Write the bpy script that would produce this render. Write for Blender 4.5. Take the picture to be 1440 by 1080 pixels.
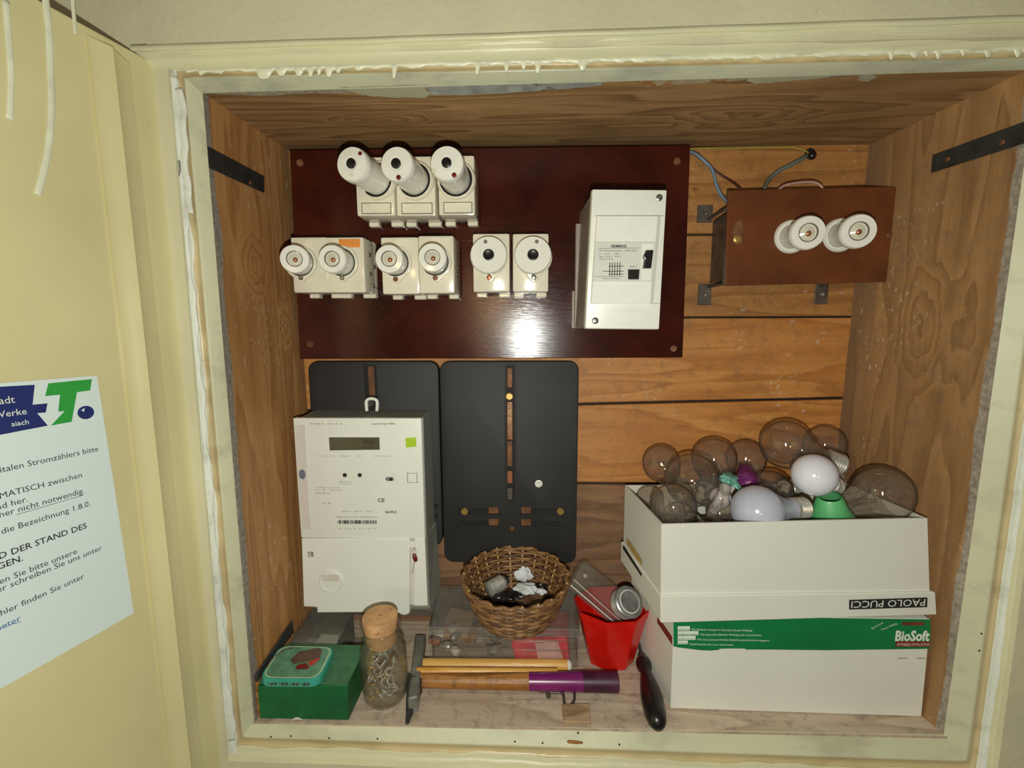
import bpy, bmesh, math, random
from mathutils import Vector, Matrix, Quaternion
random.seed(7)
PI = math.pi
for o in list(bpy.data.objects): bpy.data.objects.remove(o)
S = bpy.context.scene
COL = S.collection

# ------------------------------------------------------------------ camera, light, exposure
FPX = 650.0
pitch, yaw, roll = -.1326, -.0295, -.0036
CAM = Vector((.3594, -.7504, .5245))
_cy, _sy, _cp, _sp, _cr, _sr = math.cos(yaw), math.sin(yaw), math.cos(pitch), math.sin(pitch), math.cos(roll), math.sin(roll)
FWD = Vector((_sy*_cp, _cy*_cp, _sp))
_rt = Vector((_cy, -_sy, 0)); _up = _rt.cross(FWD)
RGT = _rt*_cr + _up*_sr; UPV = _up*_cr - _rt*_sr
cd = bpy.data.cameras.new('camera'); cam = bpy.data.objects.new('camera', cd); COL.objects.link(cam)
cd.sensor_fit = 'HORIZONTAL'; cd.sensor_width = 36; cd.lens = FPX/1440*36; cd.clip_start = .01; cd.clip_end = 50
cam.matrix_world = Matrix(((RGT.x, UPV.x, -FWD.x, CAM.x), (RGT.y, UPV.y, -FWD.y, CAM.y), (RGT.z, UPV.z, -FWD.z, CAM.z), (0, 0, 0, 1)))
S.camera = cam
w = bpy.data.worlds.new('world'); S.world = w; w.use_nodes = True
bg = w.node_tree.nodes['Background']; bg.inputs[0].default_value = (1, .93, .80, 1); bg.inputs[1].default_value = .075
S.view_settings.view_transform = 'Standard'; S.view_settings.look = 'None'; S.view_settings.gamma = 1
S.view_settings.use_curve_mapping = False; S.view_settings.exposure = 0.0
S.cycles.transparent_max_bounces = 32

def lamp(name, loc, energy, color, radius, falloff=True):
    l = bpy.data.lights.new(name, 'POINT'); l.energy = energy; l.color = color; l.shadow_soft_size = radius
    if falloff:
        l.use_nodes = True; nt = l.node_tree; em = nt.nodes['Emission']
        lf = nt.nodes.new('ShaderNodeLightFalloff'); lf.inputs['Strength'].default_value = 1.0
        nt.links.new(lf.outputs['Linear'], em.inputs['Strength'])
    o = bpy.data.objects.new(name, l); COL.objects.link(o); o.location = loc
    return o
lamp('phone_flash', CAM - UPV*.052 + RGT*.003, 18.0, (.985, 1.0, .93), .005)
lamp('room_bulb', (.08, -3.6, .70), 26.0, (1.0, .62, .28), .05, False)

# ------------------------------------------------------------------ pixel helper: a pixel of the photo met with a real plane
def ray(px, py): return FWD + RGT*((px-720)/FPX) - UPV*((py-540)/FPX)
def at(px, py, y): d = ray(px, py); return CAM + d*((y-CAM.y)/d.y)
def atz(px, py, z): d = ray(px, py); return CAM + d*((z-CAM.z)/d.z)
def atx(px, py, x): d = ray(px, py); return CAM + d*((x-CAM.x)/d.x)

# ------------------------------------------------------------------ materials
def lin(c):
    return tuple(((v/255)/12.92 if v/255 <= .04045 else ((v/255+.055)/1.055)**2.4) for v in c) + (1,)
class NT:
    def __init__(s, name):
        s.m = bpy.data.materials.new(name); s.m.use_nodes = True; s.t = s.m.node_tree
        s.b = s.t.nodes['Principled BSDF']; s.out = s.t.nodes['Material Output']
    def n(s, typ, **kw):
        x = s.t.nodes.new('ShaderNode'+typ)
        for k, v in kw.items():
            if k.startswith('i_'):
                x.inputs[k[2:].replace('_', ' ')].default_value = v
            else: setattr(x, k, v)
        return x
    def l(s, a, b): s.t.links.new(a, b)
    def coord(s, scale=(1, 1, 1), rand=False):
        tc = s.n('TexCoord'); mp = s.n('Mapping'); mp.inputs['Scale'].default_value = scale
        s.l(tc.outputs['Object'], mp.inputs['Vector'])
        if rand:
            oi = s.n('ObjectInfo'); mu = s.n('Math', operation='MULTIPLY'); mu.inputs[1].default_value = 7.3
            cb = s.n('CombineXYZ'); s.l(oi.outputs['Random'], mu.inputs[0])
            for k in range(3): s.l(mu.outputs[0], cb.inputs[k])
            s.l(cb.outputs[0], mp.inputs['Location'])
        return mp.outputs[0]
    def noise(s, vec, scale, detail=4, rough=.55, dist=0):
        x = s.n('TexNoise'); x.inputs['Scale'].default_value = scale; x.inputs['Detail'].default_value = detail
        x.inputs['Roughness'].default_value = rough; x.inputs['Distortion'].default_value = dist
        s.l(vec, x.inputs['Vector']); return x.outputs['Fac']
    def ramp(s, fac, stops):
        r = s.n('ValToRGB'); e = r.color_ramp.elements
        while len(e) < len(stops): e.new(.5)
        for k, (p, c) in enumerate(stops): e[k].position = p; e[k].color = c
        s.l(fac, r.inputs[0]); return r.outputs[0]
    def mix(s, fac, a, b, mode='MIX'):
        x = s.n('Mix', data_type='RGBA', blend_type=mode)
        for v, k in ((fac, 0), (a, 6), (b, 7)):
            if hasattr(v, 'is_linked') or hasattr(v, 'links'): s.l(v, x.inputs[k])
            else: x.inputs[k].default_value = v
        return x.outputs[2]
    def math(s, op, a, b=0.0, clamp=False):
        x = s.n('Math', operation=op, use_clamp=clamp)
        for v, k in ((a, 0), (b, 1)):
            if hasattr(v, 'links'): s.l(v, x.inputs[k])
            else: x.inputs[k].default_value = v
        return x.outputs[0]
    def bump(s, h, strength=.2, dist=.001):
        x = s.n('Bump'); x.inputs['Strength'].default_value = strength; x.inputs['Distance'].default_value = dist
        s.l(h, x.inputs['Height']); s.l(x.outputs[0], s.b.inputs['Normal'])
g = lambda v: (v, v, v, 1)
def plain(name, rgb, rough=.5, metal=0, var=.12, scale=40, bump=.0, coat=0, spec=None, spots=None, streak=0):
    t = NT(name); c = lin(rgb); v = t.coord(rand=True)
    nz = t.noise(v, scale, 5)
    lo = tuple(x*(1-var) for x in c[:3])+(1,); hi = tuple(min(1, x*(1+var)) for x in c[:3])+(1,)
    colr = t.ramp(nz, [(.3, lo), (.7, hi)])
    if spots:
        n2 = t.noise(v, spots[1], 6, .65); f = t.ramp(n2, [(spots[2], g(0)), (spots[2]+.06, g(1))])
        colr = t.mix(f, colr, lin(spots[0]))
    t.l(colr, t.b.inputs['Base Color'])
    t.b.inputs['Roughness'].default_value = rough; t.b.inputs['Metallic'].default_value = metal
    if coat: t.b.inputs['Coat Weight'].default_value = coat
    if spec is not None: t.b.inputs['Specular IOR Level'].default_value = spec
    if bump: t.bump(t.noise(v, scale*3, 4), bump, .0008)
    if streak: t.bump(t.noise(t.coord((1, 1, 30), rand=True), 30, 2), streak, .0004)
    return t.m
def wood(name, base, dark, light, axis='X', rough=.6, specks=.0, speck_col=(205, 195, 175), dirt=None, front=None, knots=True, ring=1.0, knot_at=(), back=None):
    t = NT(name); ax = {'X': (1, 9, 9), 'Z': (9, 9, 1), 'Y': (9, 1, 9)}[axis]
    v0 = t.coord(rand=True); v = t.coord(ax, rand=True)
    # slow warp so that the grain swims round a few knots
    big = t.noise(v, 1.6, 2, .5)
    for (kc, kr, ks) in knot_at:   # growth rings swim round a big knot
        tc_ = t.n('TexCoord'); mp_ = t.n('Mapping'); mp_.inputs['Scale'].default_value = ks
        mp_.inputs['Location'].default_value = tuple(-a*b for a, b in zip(kc, ks)); t.l(tc_.outputs['Object'], mp_.inputs['Vector'])
        ln = t.n('Vector' + 'Math', operation='LENGTH'); t.l(mp_.outputs[0], ln.inputs[0])
        kd = t.math('ADD', ln.outputs['Value'], t.math('MULTIPLY', t.noise(v0, 22, 3), kr*.5))
        kn = t.ramp(t.math('DIVIDE', kd, kr), [(.12, g(.42)), (1, g(0))]); big = t.math('ADD', big, kn)
    rings = t.math('FRACT', t.math('MULTIPLY', big, 9*ring))
    rr = t.ramp(rings, [(0, g(.15)), (.55, g(.75)), (.9, g(1)), (1, g(.2))])
    fine = t.noise(v, 14, 8, .7)
    fine2 = t.noise(t.coord(tuple(k*5 if k > 1 else k for k in ax), rand=True), 22, 5, .6)
    m1 = t.math('ADD', t.math('MULTIPLY', rr, .34), t.math('MULTIPLY', fine, .42))
    m2 = t.math('ADD', m1, t.math('MULTIPLY', fine2, .34))
    colr = t.ramp(m2, [(.30, lin(dark)), (.52, lin(base)), (.78, lin(light))])
    tone = t.noise(v0, 5, 3); colr = t.mix(t.ramp(tone, [(.35, g(0)), (.75, g(.45))]), colr, lin(dark))
    if knots:
        vo = t.n('TexVoronoi'); vo.inputs['Scale'].default_value = 3.1; t.l(v0, vo.inputs['Vector'])
        dd = t.math('ADD', vo.outputs['Distance'], t.math('MULTIPLY', t.noise(v0, 14, 4), .12))
        kf = t.ramp(dd, [(.10, g(.75)), (.19, g(0))]); colr = t.mix(kf, colr, lin(tuple(int(c*.7) for c in dark)))
    if back:    # grey dust at the right board's back; left and top boards only darken there
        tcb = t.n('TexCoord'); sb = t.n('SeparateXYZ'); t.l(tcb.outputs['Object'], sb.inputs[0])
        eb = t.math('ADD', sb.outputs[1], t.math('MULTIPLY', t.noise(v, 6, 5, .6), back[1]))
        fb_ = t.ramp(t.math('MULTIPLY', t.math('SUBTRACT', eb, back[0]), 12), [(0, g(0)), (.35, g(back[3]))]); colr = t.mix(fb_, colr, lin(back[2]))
    if dirt:
        dn = t.noise(v0, 60, 8, .75); colr = t.mix(t.ramp(dn, [(.5, g(0)), (.66, g(.6))]), colr, lin(dirt))
    if specks:
        for sc, thr, nsc in ((150, .20, 9), (60, .12, 6)):
            vo = t.n('TexVoronoi'); vo.inputs['Scale'].default_value = sc
            wv = t.coord((1, 1, .55) if axis == 'Z' else (.7, 1, 1), rand=True)
            nn = t.n('TexNoise'); nn.inputs['Scale'].default_value = 70; t.l(wv, nn.inputs['Vector'])
            ad = t.n('Vector' + 'Math', operation='MULTIPLY_ADD'); ad.inputs[1].default_value = (.012,)*3
            t.l(nn.outputs['Color'], ad.inputs[0]); t.l(wv, ad.inputs[2]); t.l(ad.outputs[0], vo.inputs['Vector'])
            msk = t.ramp(t.noise(v0, nsc, 3), [(.56-.10*specks, g(0)), (.74-.10*specks, g(.65))])
            sp = t.ramp(vo.outputs['Distance'], [(thr, g(1)), (thr+.07, g(0))])
            sp = t.math('MULTIPLY', sp, msk); colr = t.mix(sp, colr, lin(speck_col))
    if front:   # crust of old filler along the front edge (world y)
        tc = t.n('TexCoord'); sx = t.n('SeparateXYZ'); t.l(tc.outputs['Object'], sx.inputs[0])
        e = t.math('ADD', sx.outputs[1], t.math('MULTIPLY', t.noise(v0, front[1], 5, .6), front[2]))
        ff = t.ramp(t.math('MULTIPLY', t.math('SUBTRACT', e, front[0]), 60), [(0, g(1)), (.12, g(0))])
        cc = t.ramp(t.noise(v0, 160, 5, .7), [(.35, lin(tuple(int(c*.72) for c in front[3]))), (.65, lin(front[3]))])
        colr = t.mix(ff, colr, cc)
    t.l(colr, t.b.inputs['Base Color']); t.b.inputs['Roughness'].default_value = rough
    t.bump(t.math('ADD', fine, fine2), .35, .0012)
    return t.m
def thin_glass(name, tint, dirt=.1, rough=.03, dirtcol=(170, 160, 140), edge=.55, body=0.0):
    t = NT(name); t.t.nodes.remove(t.b)
    tr = t.n('BsdfTransparent'); tr.inputs[0].default_value = lin(tint)
    gl = t.n('BsdfGlossy'); gl.inputs['Roughness'].default_value = rough; gl.inputs[0].default_value = (.9, .92, .92, 1)
    df = t.n('BsdfDiffuse'); df.inputs[0].default_value = lin(dirtcol)
    tr2 = t.n('BsdfTransparent'); tr2.inputs[0].default_value = lin(tuple(int(c*.2) for c in tint))
    lw = t.n('LayerWeight'); lw.inputs[0].default_value = .5
    ed = t.ramp(lw.outputs['Facing'], [(edge, g(0)), (.97, g(1))])
    m0 = t.n('MixShader'); t.l(ed, m0.inputs[0]); t.l(tr.outputs[0], m0.inputs[1]); t.l(tr2.outputs[0], m0.inputs[2])
    fa = t.math('ADD', t.math('MULTIPLY', t.math('POWER', lw.outputs['Facing'], 5.0), .55), .07)
    m1 = t.n('MixShader'); t.l(fa, m1.inputs[0]); t.l(m0.outputs[0], m1.inputs[1]); t.l(gl.outputs[0], m1.inputs[2])
    dn = t.ramp(t.noise(t.coord(rand=True), 45, 6, .7), [(.35, g(body)), (.75, g(body+dirt))])
    m2 = t.n('MixShader'); t.l(dn, m2.inputs[0]); t.l(m1.outputs[0], m2.inputs[1]); t.l(df.outputs[0], m2.inputs[2])
    t.l(m2.outputs[0], t.out.inputs[0]); return t.m

M = {}
M['plank'] = wood('pine_plank', (186, 122, 56), (140, 84, 34), (206, 146, 78), 'X', .55, specks=.30, dirt=(136, 98, 56))
M['plank_top'] = wood('darker_pine_plank', (158, 106, 50), (116, 74, 34), (180, 128, 68), 'X', .6, specks=.2, dirt=(112, 82, 48))  # same pine in a darker tone for the top two planks
M['plank_dark'] = wood('dirty_plank', (122, 88, 58), (80, 56, 38), (150, 112, 78), 'X', .75, dirt=(120, 104, 88))
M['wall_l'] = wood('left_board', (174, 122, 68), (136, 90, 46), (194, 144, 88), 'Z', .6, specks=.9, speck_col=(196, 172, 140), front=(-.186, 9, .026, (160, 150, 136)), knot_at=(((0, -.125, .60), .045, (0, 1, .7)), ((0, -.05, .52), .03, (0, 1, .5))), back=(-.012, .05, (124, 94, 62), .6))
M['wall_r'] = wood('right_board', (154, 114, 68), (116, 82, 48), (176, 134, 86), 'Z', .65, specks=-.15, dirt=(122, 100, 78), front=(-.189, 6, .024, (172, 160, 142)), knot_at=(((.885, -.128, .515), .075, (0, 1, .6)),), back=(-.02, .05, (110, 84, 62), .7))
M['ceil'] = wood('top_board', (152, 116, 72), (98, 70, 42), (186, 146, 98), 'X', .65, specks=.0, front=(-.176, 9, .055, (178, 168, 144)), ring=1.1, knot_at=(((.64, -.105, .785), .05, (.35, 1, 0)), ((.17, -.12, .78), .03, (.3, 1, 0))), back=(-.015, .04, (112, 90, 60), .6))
M['floor'] = wood('bottom_board', (196, 174, 150), (160, 138, 114), (218, 198, 174), 'X', .75, specks=.5, dirt=(122, 106, 90), knots=False)
def paint(name, rgb, bump=.25, rough=.32, stain=None):
    t = NT(name); v = t.coord(); c = lin(rgb)
    big = t.noise(v, 6, 4); colr = t.ramp(big, [(.3, tuple(x*.90 for x in c[:3])+(1,)), (.7, tuple(min(1, x*1.05) for x in c[:3])+(1,))])
    ch = t.ramp(t.noise(v, 55, 8, .7), [(.66, g(0)), (.72, g(.5))])
    colr = t.mix(ch, colr, tuple(x*.72 for x in c[:3])+(1,))
    if stain:
        sn = t.ramp(t.noise(t.coord((.4, 1, 1)), 18, 5, .65), [(.52, g(0)), (.66, g(.8))]); colr = t.mix(sn, colr, lin(stain))
    t.l(colr, t.b.inputs['Base Color']); t.b.inputs['Roughness'].default_value = rough
    h = t.math('ADD', t.noise(v, 24, 4), t.math('MULTIPLY', t.noise(v, 150, 4), .3)); t.bump(h, bump, .003)
    return t.m
M['paint'] = paint('cream_gloss_paint', (212, 209, 170), rough=.4)
M['paint_lip'] = paint('greyish_cream_paint', (204, 203, 168), rough=.5, stain=(180, 176, 146))
M['paint_top'] = paint('grey_green_old_paint', (184, 184, 156), stain=(150, 150, 134))
M['bead'] = paint('tan_bead', (196, 178, 134), stain=(166, 148, 104))  # tan tone for the recessed bead round the opening
M['putty'] = paint('white_putty', (226, 229, 214), bump=.6, rough=.5, stain=(186, 186, 170))
M['smear'] = plain('bluish_grey_filler', (160, 164, 156), .6, var=.3, scale=60, spots=((112, 84, 56), 30, .60))
M['smear2'] = plain('thin_grey_filler', (172, 160, 128), .6, var=.2, scale=60, spots=((160, 112, 62), 40, .50))
M['wallpaint'] = paint('cream_wall', (212, 208, 172), bump=.5, rough=.6)
M['door'] = paint('cream_door', (216, 206, 154), bump=.06, rough=.28)
M['drip'] = plain('white_paint_drip', (226, 226, 196), .3)
M['bakelite'] = plain('brown_bakelite', (58, 20, 11), .17, var=.45, scale=14, spec=.35, streak=.25, spots=((96, 54, 36), 70, .72))
M['bakelite2'] = plain('worn_brown_bakelite', (98, 52, 24), .38, var=.3, scale=14, spots=((120, 86, 60), 20, .66))
M['blackplate'] = plain('black_enamel', (32, 31, 29), .6, var=.35, scale=9, spots=((88, 80, 72), 120, .68))
M['slot'] = plain('rusty_slot', (122, 84, 56), .6, .5, var=.5, scale=60)
M['dark'] = plain('dark_hole', (12, 10, 9), .7)
M['blackplastic'] = plain('black_plastic', (26, 23, 22), .3)
M['porc'] = plain('cream_porcelain', (226, 220, 198), .16, var=.06, scale=18, spots=((176, 150, 112), 26, .66))
M['porc_white'] = plain('white_porcelain', (236, 235, 222), .16, var=.04)
M['groove'] = plain('grey_groove', (120, 116, 104), .5)
M['copper'] = plain('copper_pin', (178, 116, 84), .35, .6)
M['orange'] = plain('orange_paper_label', (226, 142, 58), .6)
M['paperstrip'] = plain('cream_label', (226, 220, 196), .7)
M['redbutton'] = plain('dark_red_button', (112, 26, 22), .3)
M['rcd'] = plain('white_plastic', (238, 238, 226), .35, var=.03)
M['rcd_side'] = plain('grey_brown_plastic', (150, 138, 126), .4, var=.1)
M['labelgrey'] = plain('printed_label', (214, 216, 204), .45, var=.03)
M['ink'] = plain('black_ink', (38, 36, 36), .6)
M['ink_grey'] = plain('grey_ink', (128, 130, 122), .6)
M['steel'] = plain('steel', (168, 166, 158), .28, .9, var=.25)
M['dullsteel'] = plain('dull_steel', (104, 96, 88), .5, .7, var=.35, scale=60)
M['strap'] = plain('black_iron', (60, 60, 58), .5, .4, var=.3, scale=50, spots=((120, 104, 84), 70, .68))
M['brass'] = plain('brass', (190, 156, 92), .4, .7, var=.2)
M['meter'] = plain('meter_white', (230, 232, 220), .42, var=.025, scale=10)
M['meter_strip'] = plain('meter_translucent_strip', (214, 208, 198), .3, var=.04)
M['meter_grey'] = plain('meter_grey', (140, 142, 130), .5, var=.06)
M['lcd'] = plain('lcd_glass', (84, 80, 58), .15, var=.15)
M['lime'] = plain('lime_sticker', (172, 204, 40), .5, var=.04)
M['oval'] = plain('blue_grey_oval', (112, 116, 132), .5)
M['hooksteel'] = plain('bright_hook_steel', (196, 190, 180), .35, .3, var=.2)
M['brown_card'] = plain('brown_card', (176, 134, 92), .7, var=.1)
M['card'] = plain('white_cardboard', (226, 226, 212), .6, var=.03, scale=8)
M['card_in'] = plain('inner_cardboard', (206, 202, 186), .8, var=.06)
M['green_print'] = plain('green_print', (16, 120, 62), .4, var=.1, scale=20)
M['white_ink'] = plain('white_ink', (226, 234, 218), .5)
M['red_ink'] = plain('red_ink', (184, 60, 50), .5)
M['red_brown'] = plain('red_brown_print', (120, 52, 34), .5, var=.3)
M['gold'] = plain('gold_print', (190, 160, 96), .5, var=.25)
M['navy'] = plain('navy_print', (28, 42, 104), .5, var=.05)
M['green_logo'] = plain('green_logo_print', (46, 158, 62), .5, var=.05)
M['sheet'] = plain('pale_paper', (216, 230, 224), .65, var=.015, scale=6)
M['link'] = plain('blue_ink', (60, 104, 160), .6)
M['greenbox'] = plain('green_cardboard', (14, 92, 48), .55, var=.25, scale=30, bump=.3, spots=((120, 120, 80), 90, .73))
M['greenbox_top'] = plain('faded_green_cardboard', (62, 112, 76), .7, var=.25, scale=60, bump=.3)
M['teal'] = plain('teal_enamel_tin', (60, 160, 138), .35, var=.15, scale=40)
M['teal_top'] = plain('worn_teal_print', (92, 142, 112), .45, var=.3, scale=70)
M['cream_line'] = plain('cream_print', (196, 206, 160), .5)
M['brown_print'] = plain('brown_print', (92, 70, 56), .5, var=.3)
M['glass'] = thin_glass('bulb_glass', (240, 235, 229), dirt=.13, body=.018, rough=.04, edge=.52, dirtcol=(196, 190, 178))
M['jarglass'] = thin_glass('jar_glass', (250, 250, 246), dirt=.08, body=.03, rough=.04, edge=.8)
M['clearplastic'] = thin_glass('clear_plastic', (244, 242, 238), dirt=.12, body=.06, rough=.09, dirtcol=(190, 188, 180), edge=.7)
M['greyplastic'] = thin_glass('smoky_plastic', (232, 234, 228), dirt=.16, body=.14, rough=.12, dirtcol=(140, 142, 134), edge=.7)
M['opal'] = plain('opal_glass', (226, 226, 232), .14, var=.03, spec=.7)
M['opal_blue'] = plain('bluish_opal_glass', (190, 194, 208), .16, var=.06, scale=14, spec=.7, spots=((176, 170, 160), 50, .62))
M['threads'] = plain('nickel_thread', (190, 186, 176), .32, .45, var=.3, scale=70)
M['greencup'] = plain('green_lacquer', (92, 176, 112), .4, var=.15, scale=25)
M['foil'] = plain('teal_foil', (120, 180, 164), .3, .3, var=.5, scale=90)
M['purple_foil'] = plain('purple_foil', (112, 44, 100), .3, .2, var=.5, scale=90)
M['corrug'] = plain('white_corrugated_card', (216, 210, 194), .7)
M['cork'] = plain('cork', (206, 160, 110), .8, var=.22, scale=70, bump=.5, spots=((140, 96, 58), 90, .62))
M['varnish'] = wood('varnished_wood', (226, 168, 78), (196, 130, 50), (240, 192, 110), 'X', .22, knots=False)
M['oldhandle'] = wood('old_handle_wood', (172, 112, 50), (96, 56, 26), (204, 150, 80), 'X', .3, knots=False, dirt=(84, 56, 34))
M['purple'] = plain('purple_paint', (118, 30, 96), .28, var=.2, scale=30)
M['purple_dark'] = plain('worn_dark_purple', (66, 26, 52), .4, var=.6, scale=45, spots=((150, 140, 130), 60, .68))
M['hammer'] = plain('dark_forged_steel', (124, 122, 112), .5, .15, var=.35, scale=60)
M['block'] = wood('splintered_wood', (168, 138, 104), (110, 84, 58), (196, 170, 136), 'X', .8, knots=False)
M['redpot'] = plain('red_plastic', (206, 22, 14), .28, var=.08, scale=20)
M['wicker'] = plain('brown_wicker', (132, 96, 58), .45, var=.4, scale=60, bump=.3)
M['wicker2'] = plain('dark_wicker', (96, 66, 42), .5, var=.4, scale=60, bump=.3)
M['stake'] = plain('pale_wicker_end', (184, 146, 100), .5, var=.3, scale=80)
M['tissue'] = plain('crumpled_paper', (222, 224, 222), .8, var=.05, bump=.4)
M['redpack'] = plain('red_wrapper', (206, 40, 58), .3, var=.35, scale=35)
M['pinkpack'] = plain('pale_pink_wrapper', (214, 170, 164), .35, var=.2, scale=35)
M['brownpiece'] = plain('rusty_brown', (140, 84, 52), .5, var=.4, scale=50)
M['greypiece'] = plain('zinc_grey', (148, 150, 150), .35, .6, var=.4, scale=60)
M['wire_grey'] = plain('grey_cable', (98, 106, 100), .45)
M['wire_blue'] = plain('blue_grey_cable', (110, 126, 140), .45)
M['wire_yg'] = plain('yellow_green_cable', (156, 142, 62), .45)
M['wire_dark'] = plain('dark_red_cable', (70, 30, 28), .45)
M['wire_pink'] = plain('pink_grey_cable', (178, 140, 132), .45)

# ------------------------------------------------------------------ mesh helpers
def wloc(o):
    v = Vector((0, 0, 0))
    while o: v += o.location; o = o.parent
    return v
def tag(o, label, cat, group=None):
    o['label'] = label; o['category'] = cat
    if group: o['group'] = group
    return o
def thing(name, label, cat, loc, group=None):
    o = bpy.data.objects.new(name, None); COL.objects.link(o); o.location = Vector(loc); o.empty_display_size = .01
    return tag(o, label, cat, group)
def part(name, bm, mat, parent=None, smooth=False, label=None, mats=None):
    me = bpy.data.meshes.new(name)
    if parent is not None:
        off = wloc(parent); bmesh.ops.translate(bm, verts=bm.verts, vec=-off)
    bm.normal_update(); bm.to_mesh(me); bm.free()
    for mm in (mats or [mat]): me.materials.append(M[mm] if isinstance(mm, str) else mm)
    if smooth:
        me.shade_smooth()
        if smooth is not True: me.set_sharp_from_angle(angle=math.radians(smooth))
    o = bpy.data.objects.new(name, me); COL.objects.link(o)
    if parent is not None: o.parent = parent
    if label: o['label'] = label
    return o
def solo(name, bm, mat, label, cat, smooth=False, group=None, mats=None):
    c = Vector((0, 0, 0)); n = len(bm.verts)
    xs = [v.co for v in bm.verts]; lo = Vector((min(v.x for v in xs), min(v.y for v in xs), min(v.z for v in xs)))
    hi = Vector((max(v.x for v in xs), max(v.y for v in xs), max(v.z for v in xs))); c = Vector(((lo.x+hi.x)/2, (lo.y+hi.y)/2, lo.z))
    bmesh.ops.translate(bm, verts=bm.verts, vec=-c)
    o = part(name, bm, mat, None, smooth, None, mats); o.location = c
    return tag(o, label, cat, group)
def struct(name, bm, mat, smooth=False, parent=None):
    o = part(name, bm, mat, parent, smooth)
    if parent is None: o['kind'] = 'structure'
    return o
def hexa(c, bevel=0, bm=None, seg=1):
    """c: 8 corners: bottom 4 (front-left, front-right, back-right, back-left) then top 4"""
    new = bm is None
    bm = bm or bmesh.new(); vs = [bm.verts.new(Vector(p)) for p in c]; fs = []
    for f in ((3, 2, 1, 0), (4, 5, 6, 7), (0, 1, 5, 4), (1, 2, 6, 5), (2, 3, 7, 6), (3, 0, 4, 7)): fs.append(bm.faces.new([vs[i] for i in f]))
    if bevel:
        es = {e for f in fs for e in f.edges}
        bmesh.ops.bevel(bm, geom=list(es), offset=bevel, segments=seg, profile=.6, affect='EDGES', clamp_overlap=True)
    return bm
def box(x0, x1, y0, y1, z0, z1, bevel=0, bm=None, seg=1):
    return hexa([(x0, y0, z0), (x1, y0, z0), (x1, y1, z0), (x0, y1, z0), (x0, y0, z1), (x1, y0, z1), (x1, y1, z1), (x0, y1, z1)], bevel, bm, seg)
def basis(axis, ref=None):
    z = Vector(axis).normalized(); r = Vector(ref) if ref else (Vector((0, 0, 1)) if abs(z.z) < .9 else Vector((1, 0, 0)))
    x = (r - z*r.dot(z)).normalized(); y = z.cross(x); return x, y, z
def lathe(prof, seg=32, org=(0, 0, 0), axis=(0, 0, 1), bm=None, cap=True, ref=None, sx=1, wob=None, mat_of=None):
    bm = bm or bmesh.new(); X, Y, Z = basis(axis, ref); org = Vector(org); rings = []
    for i, (r, h) in enumerate(prof):
        if r < 1e-6: rings.append([bm.verts.new(org + Z*h)]); continue
        ring = []
        for k in range(seg):
            a = 2*PI*k/seg; rr = r*(wob(a, i) if wob else 1)
            ring.append(bm.verts.new(org + Z*h + X*(rr*math.cos(a)*sx) + Y*(rr*math.sin(a))))
        rings.append(ring)
    for i, (A, B) in enumerate(zip(rings, rings[1:])):
        for k in range(seg):
            k2 = (k+1) % seg
            if len(A) == 1 and len(B) == 1: continue
            if len(A) == 1: f = bm.faces.new((A[0], B[k], B[k2]))
            elif len(B) == 1: f = bm.faces.new((A[k], A[k2], B[0]))
            else: f = bm.faces.new((A[k], A[k2], B[k2], B[k]))
            if mat_of: f.material_index = mat_of(i)
    if cap:
        for rg, s in ((rings[0], 0), (rings[-1], 1)):
            if len(rg) > 2: bm.faces.new(rg if s else rg[::-1])
    bmesh.ops.recalc_face_normals(bm, faces=bm.faces)
    return bm
def smoothpts(pts, n=6):
    P = [Vector(p) for p in pts]; out = []
    for i in range(len(P)-1):
        p0 = P[max(i-1, 0)]; p1 = P[i]; p2 = P[i+1]; p3 = P[min(i+2, len(P)-1)]
        for k in range(n):
            t = k/n; out.append(.5*((2*p1)+(-p0+p2)*t+(2*p0-5*p1+4*p2-p3)*t*t+(-p0+3*p1-3*p2+p3)*t**3))
    out.append(P[-1]); return out
def tube(pts, r, seg=8, bm=None, n=5, closed=False, flat=None):
    bm = bm or bmesh.new(); P = smoothpts(pts, n) if n > 1 else [Vector(p) for p in pts]; rings = []
    rad = (lambda i: r) if not isinstance(r, (list, tuple)) else (lambda i: r[0]+(r[1]-r[0])*i/(len(P)-1))
    up = Vector((0, 0, 1)); prev = None
    for i, p in enumerate(P):
        t = (P[min(i+1, len(P)-1)]-P[max(i-1, 0)])
        if t.length < 1e-9: t = Vector((0, 0, 1))
        t.normalize()
        if prev is None:
            x, y, _ = basis(t)
        else:
            x = prev - t*prev.dot(t)
            x = x.normalized() if x.length > 1e-6 else basis(t)[0]
            y = t.cross(x)
        prev = x
        rings.append([bm.verts.new(p + x*(rad(i)*math.cos(2*PI*k/seg)) + y*(rad(i)*math.sin(2*PI*k/seg))) for k in range(seg)])
    for A, B in zip(rings, rings[1:]):
        for k in range(seg): bm.faces.new((A[k], A[(k+1) % seg], B[(k+1) % seg], B[k]))
    bm.faces.new(rings[0][::-1]); bm.faces.new(rings[-1])
    bmesh.ops.recalc_face_normals(bm, faces=bm.faces)
    return bm
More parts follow.
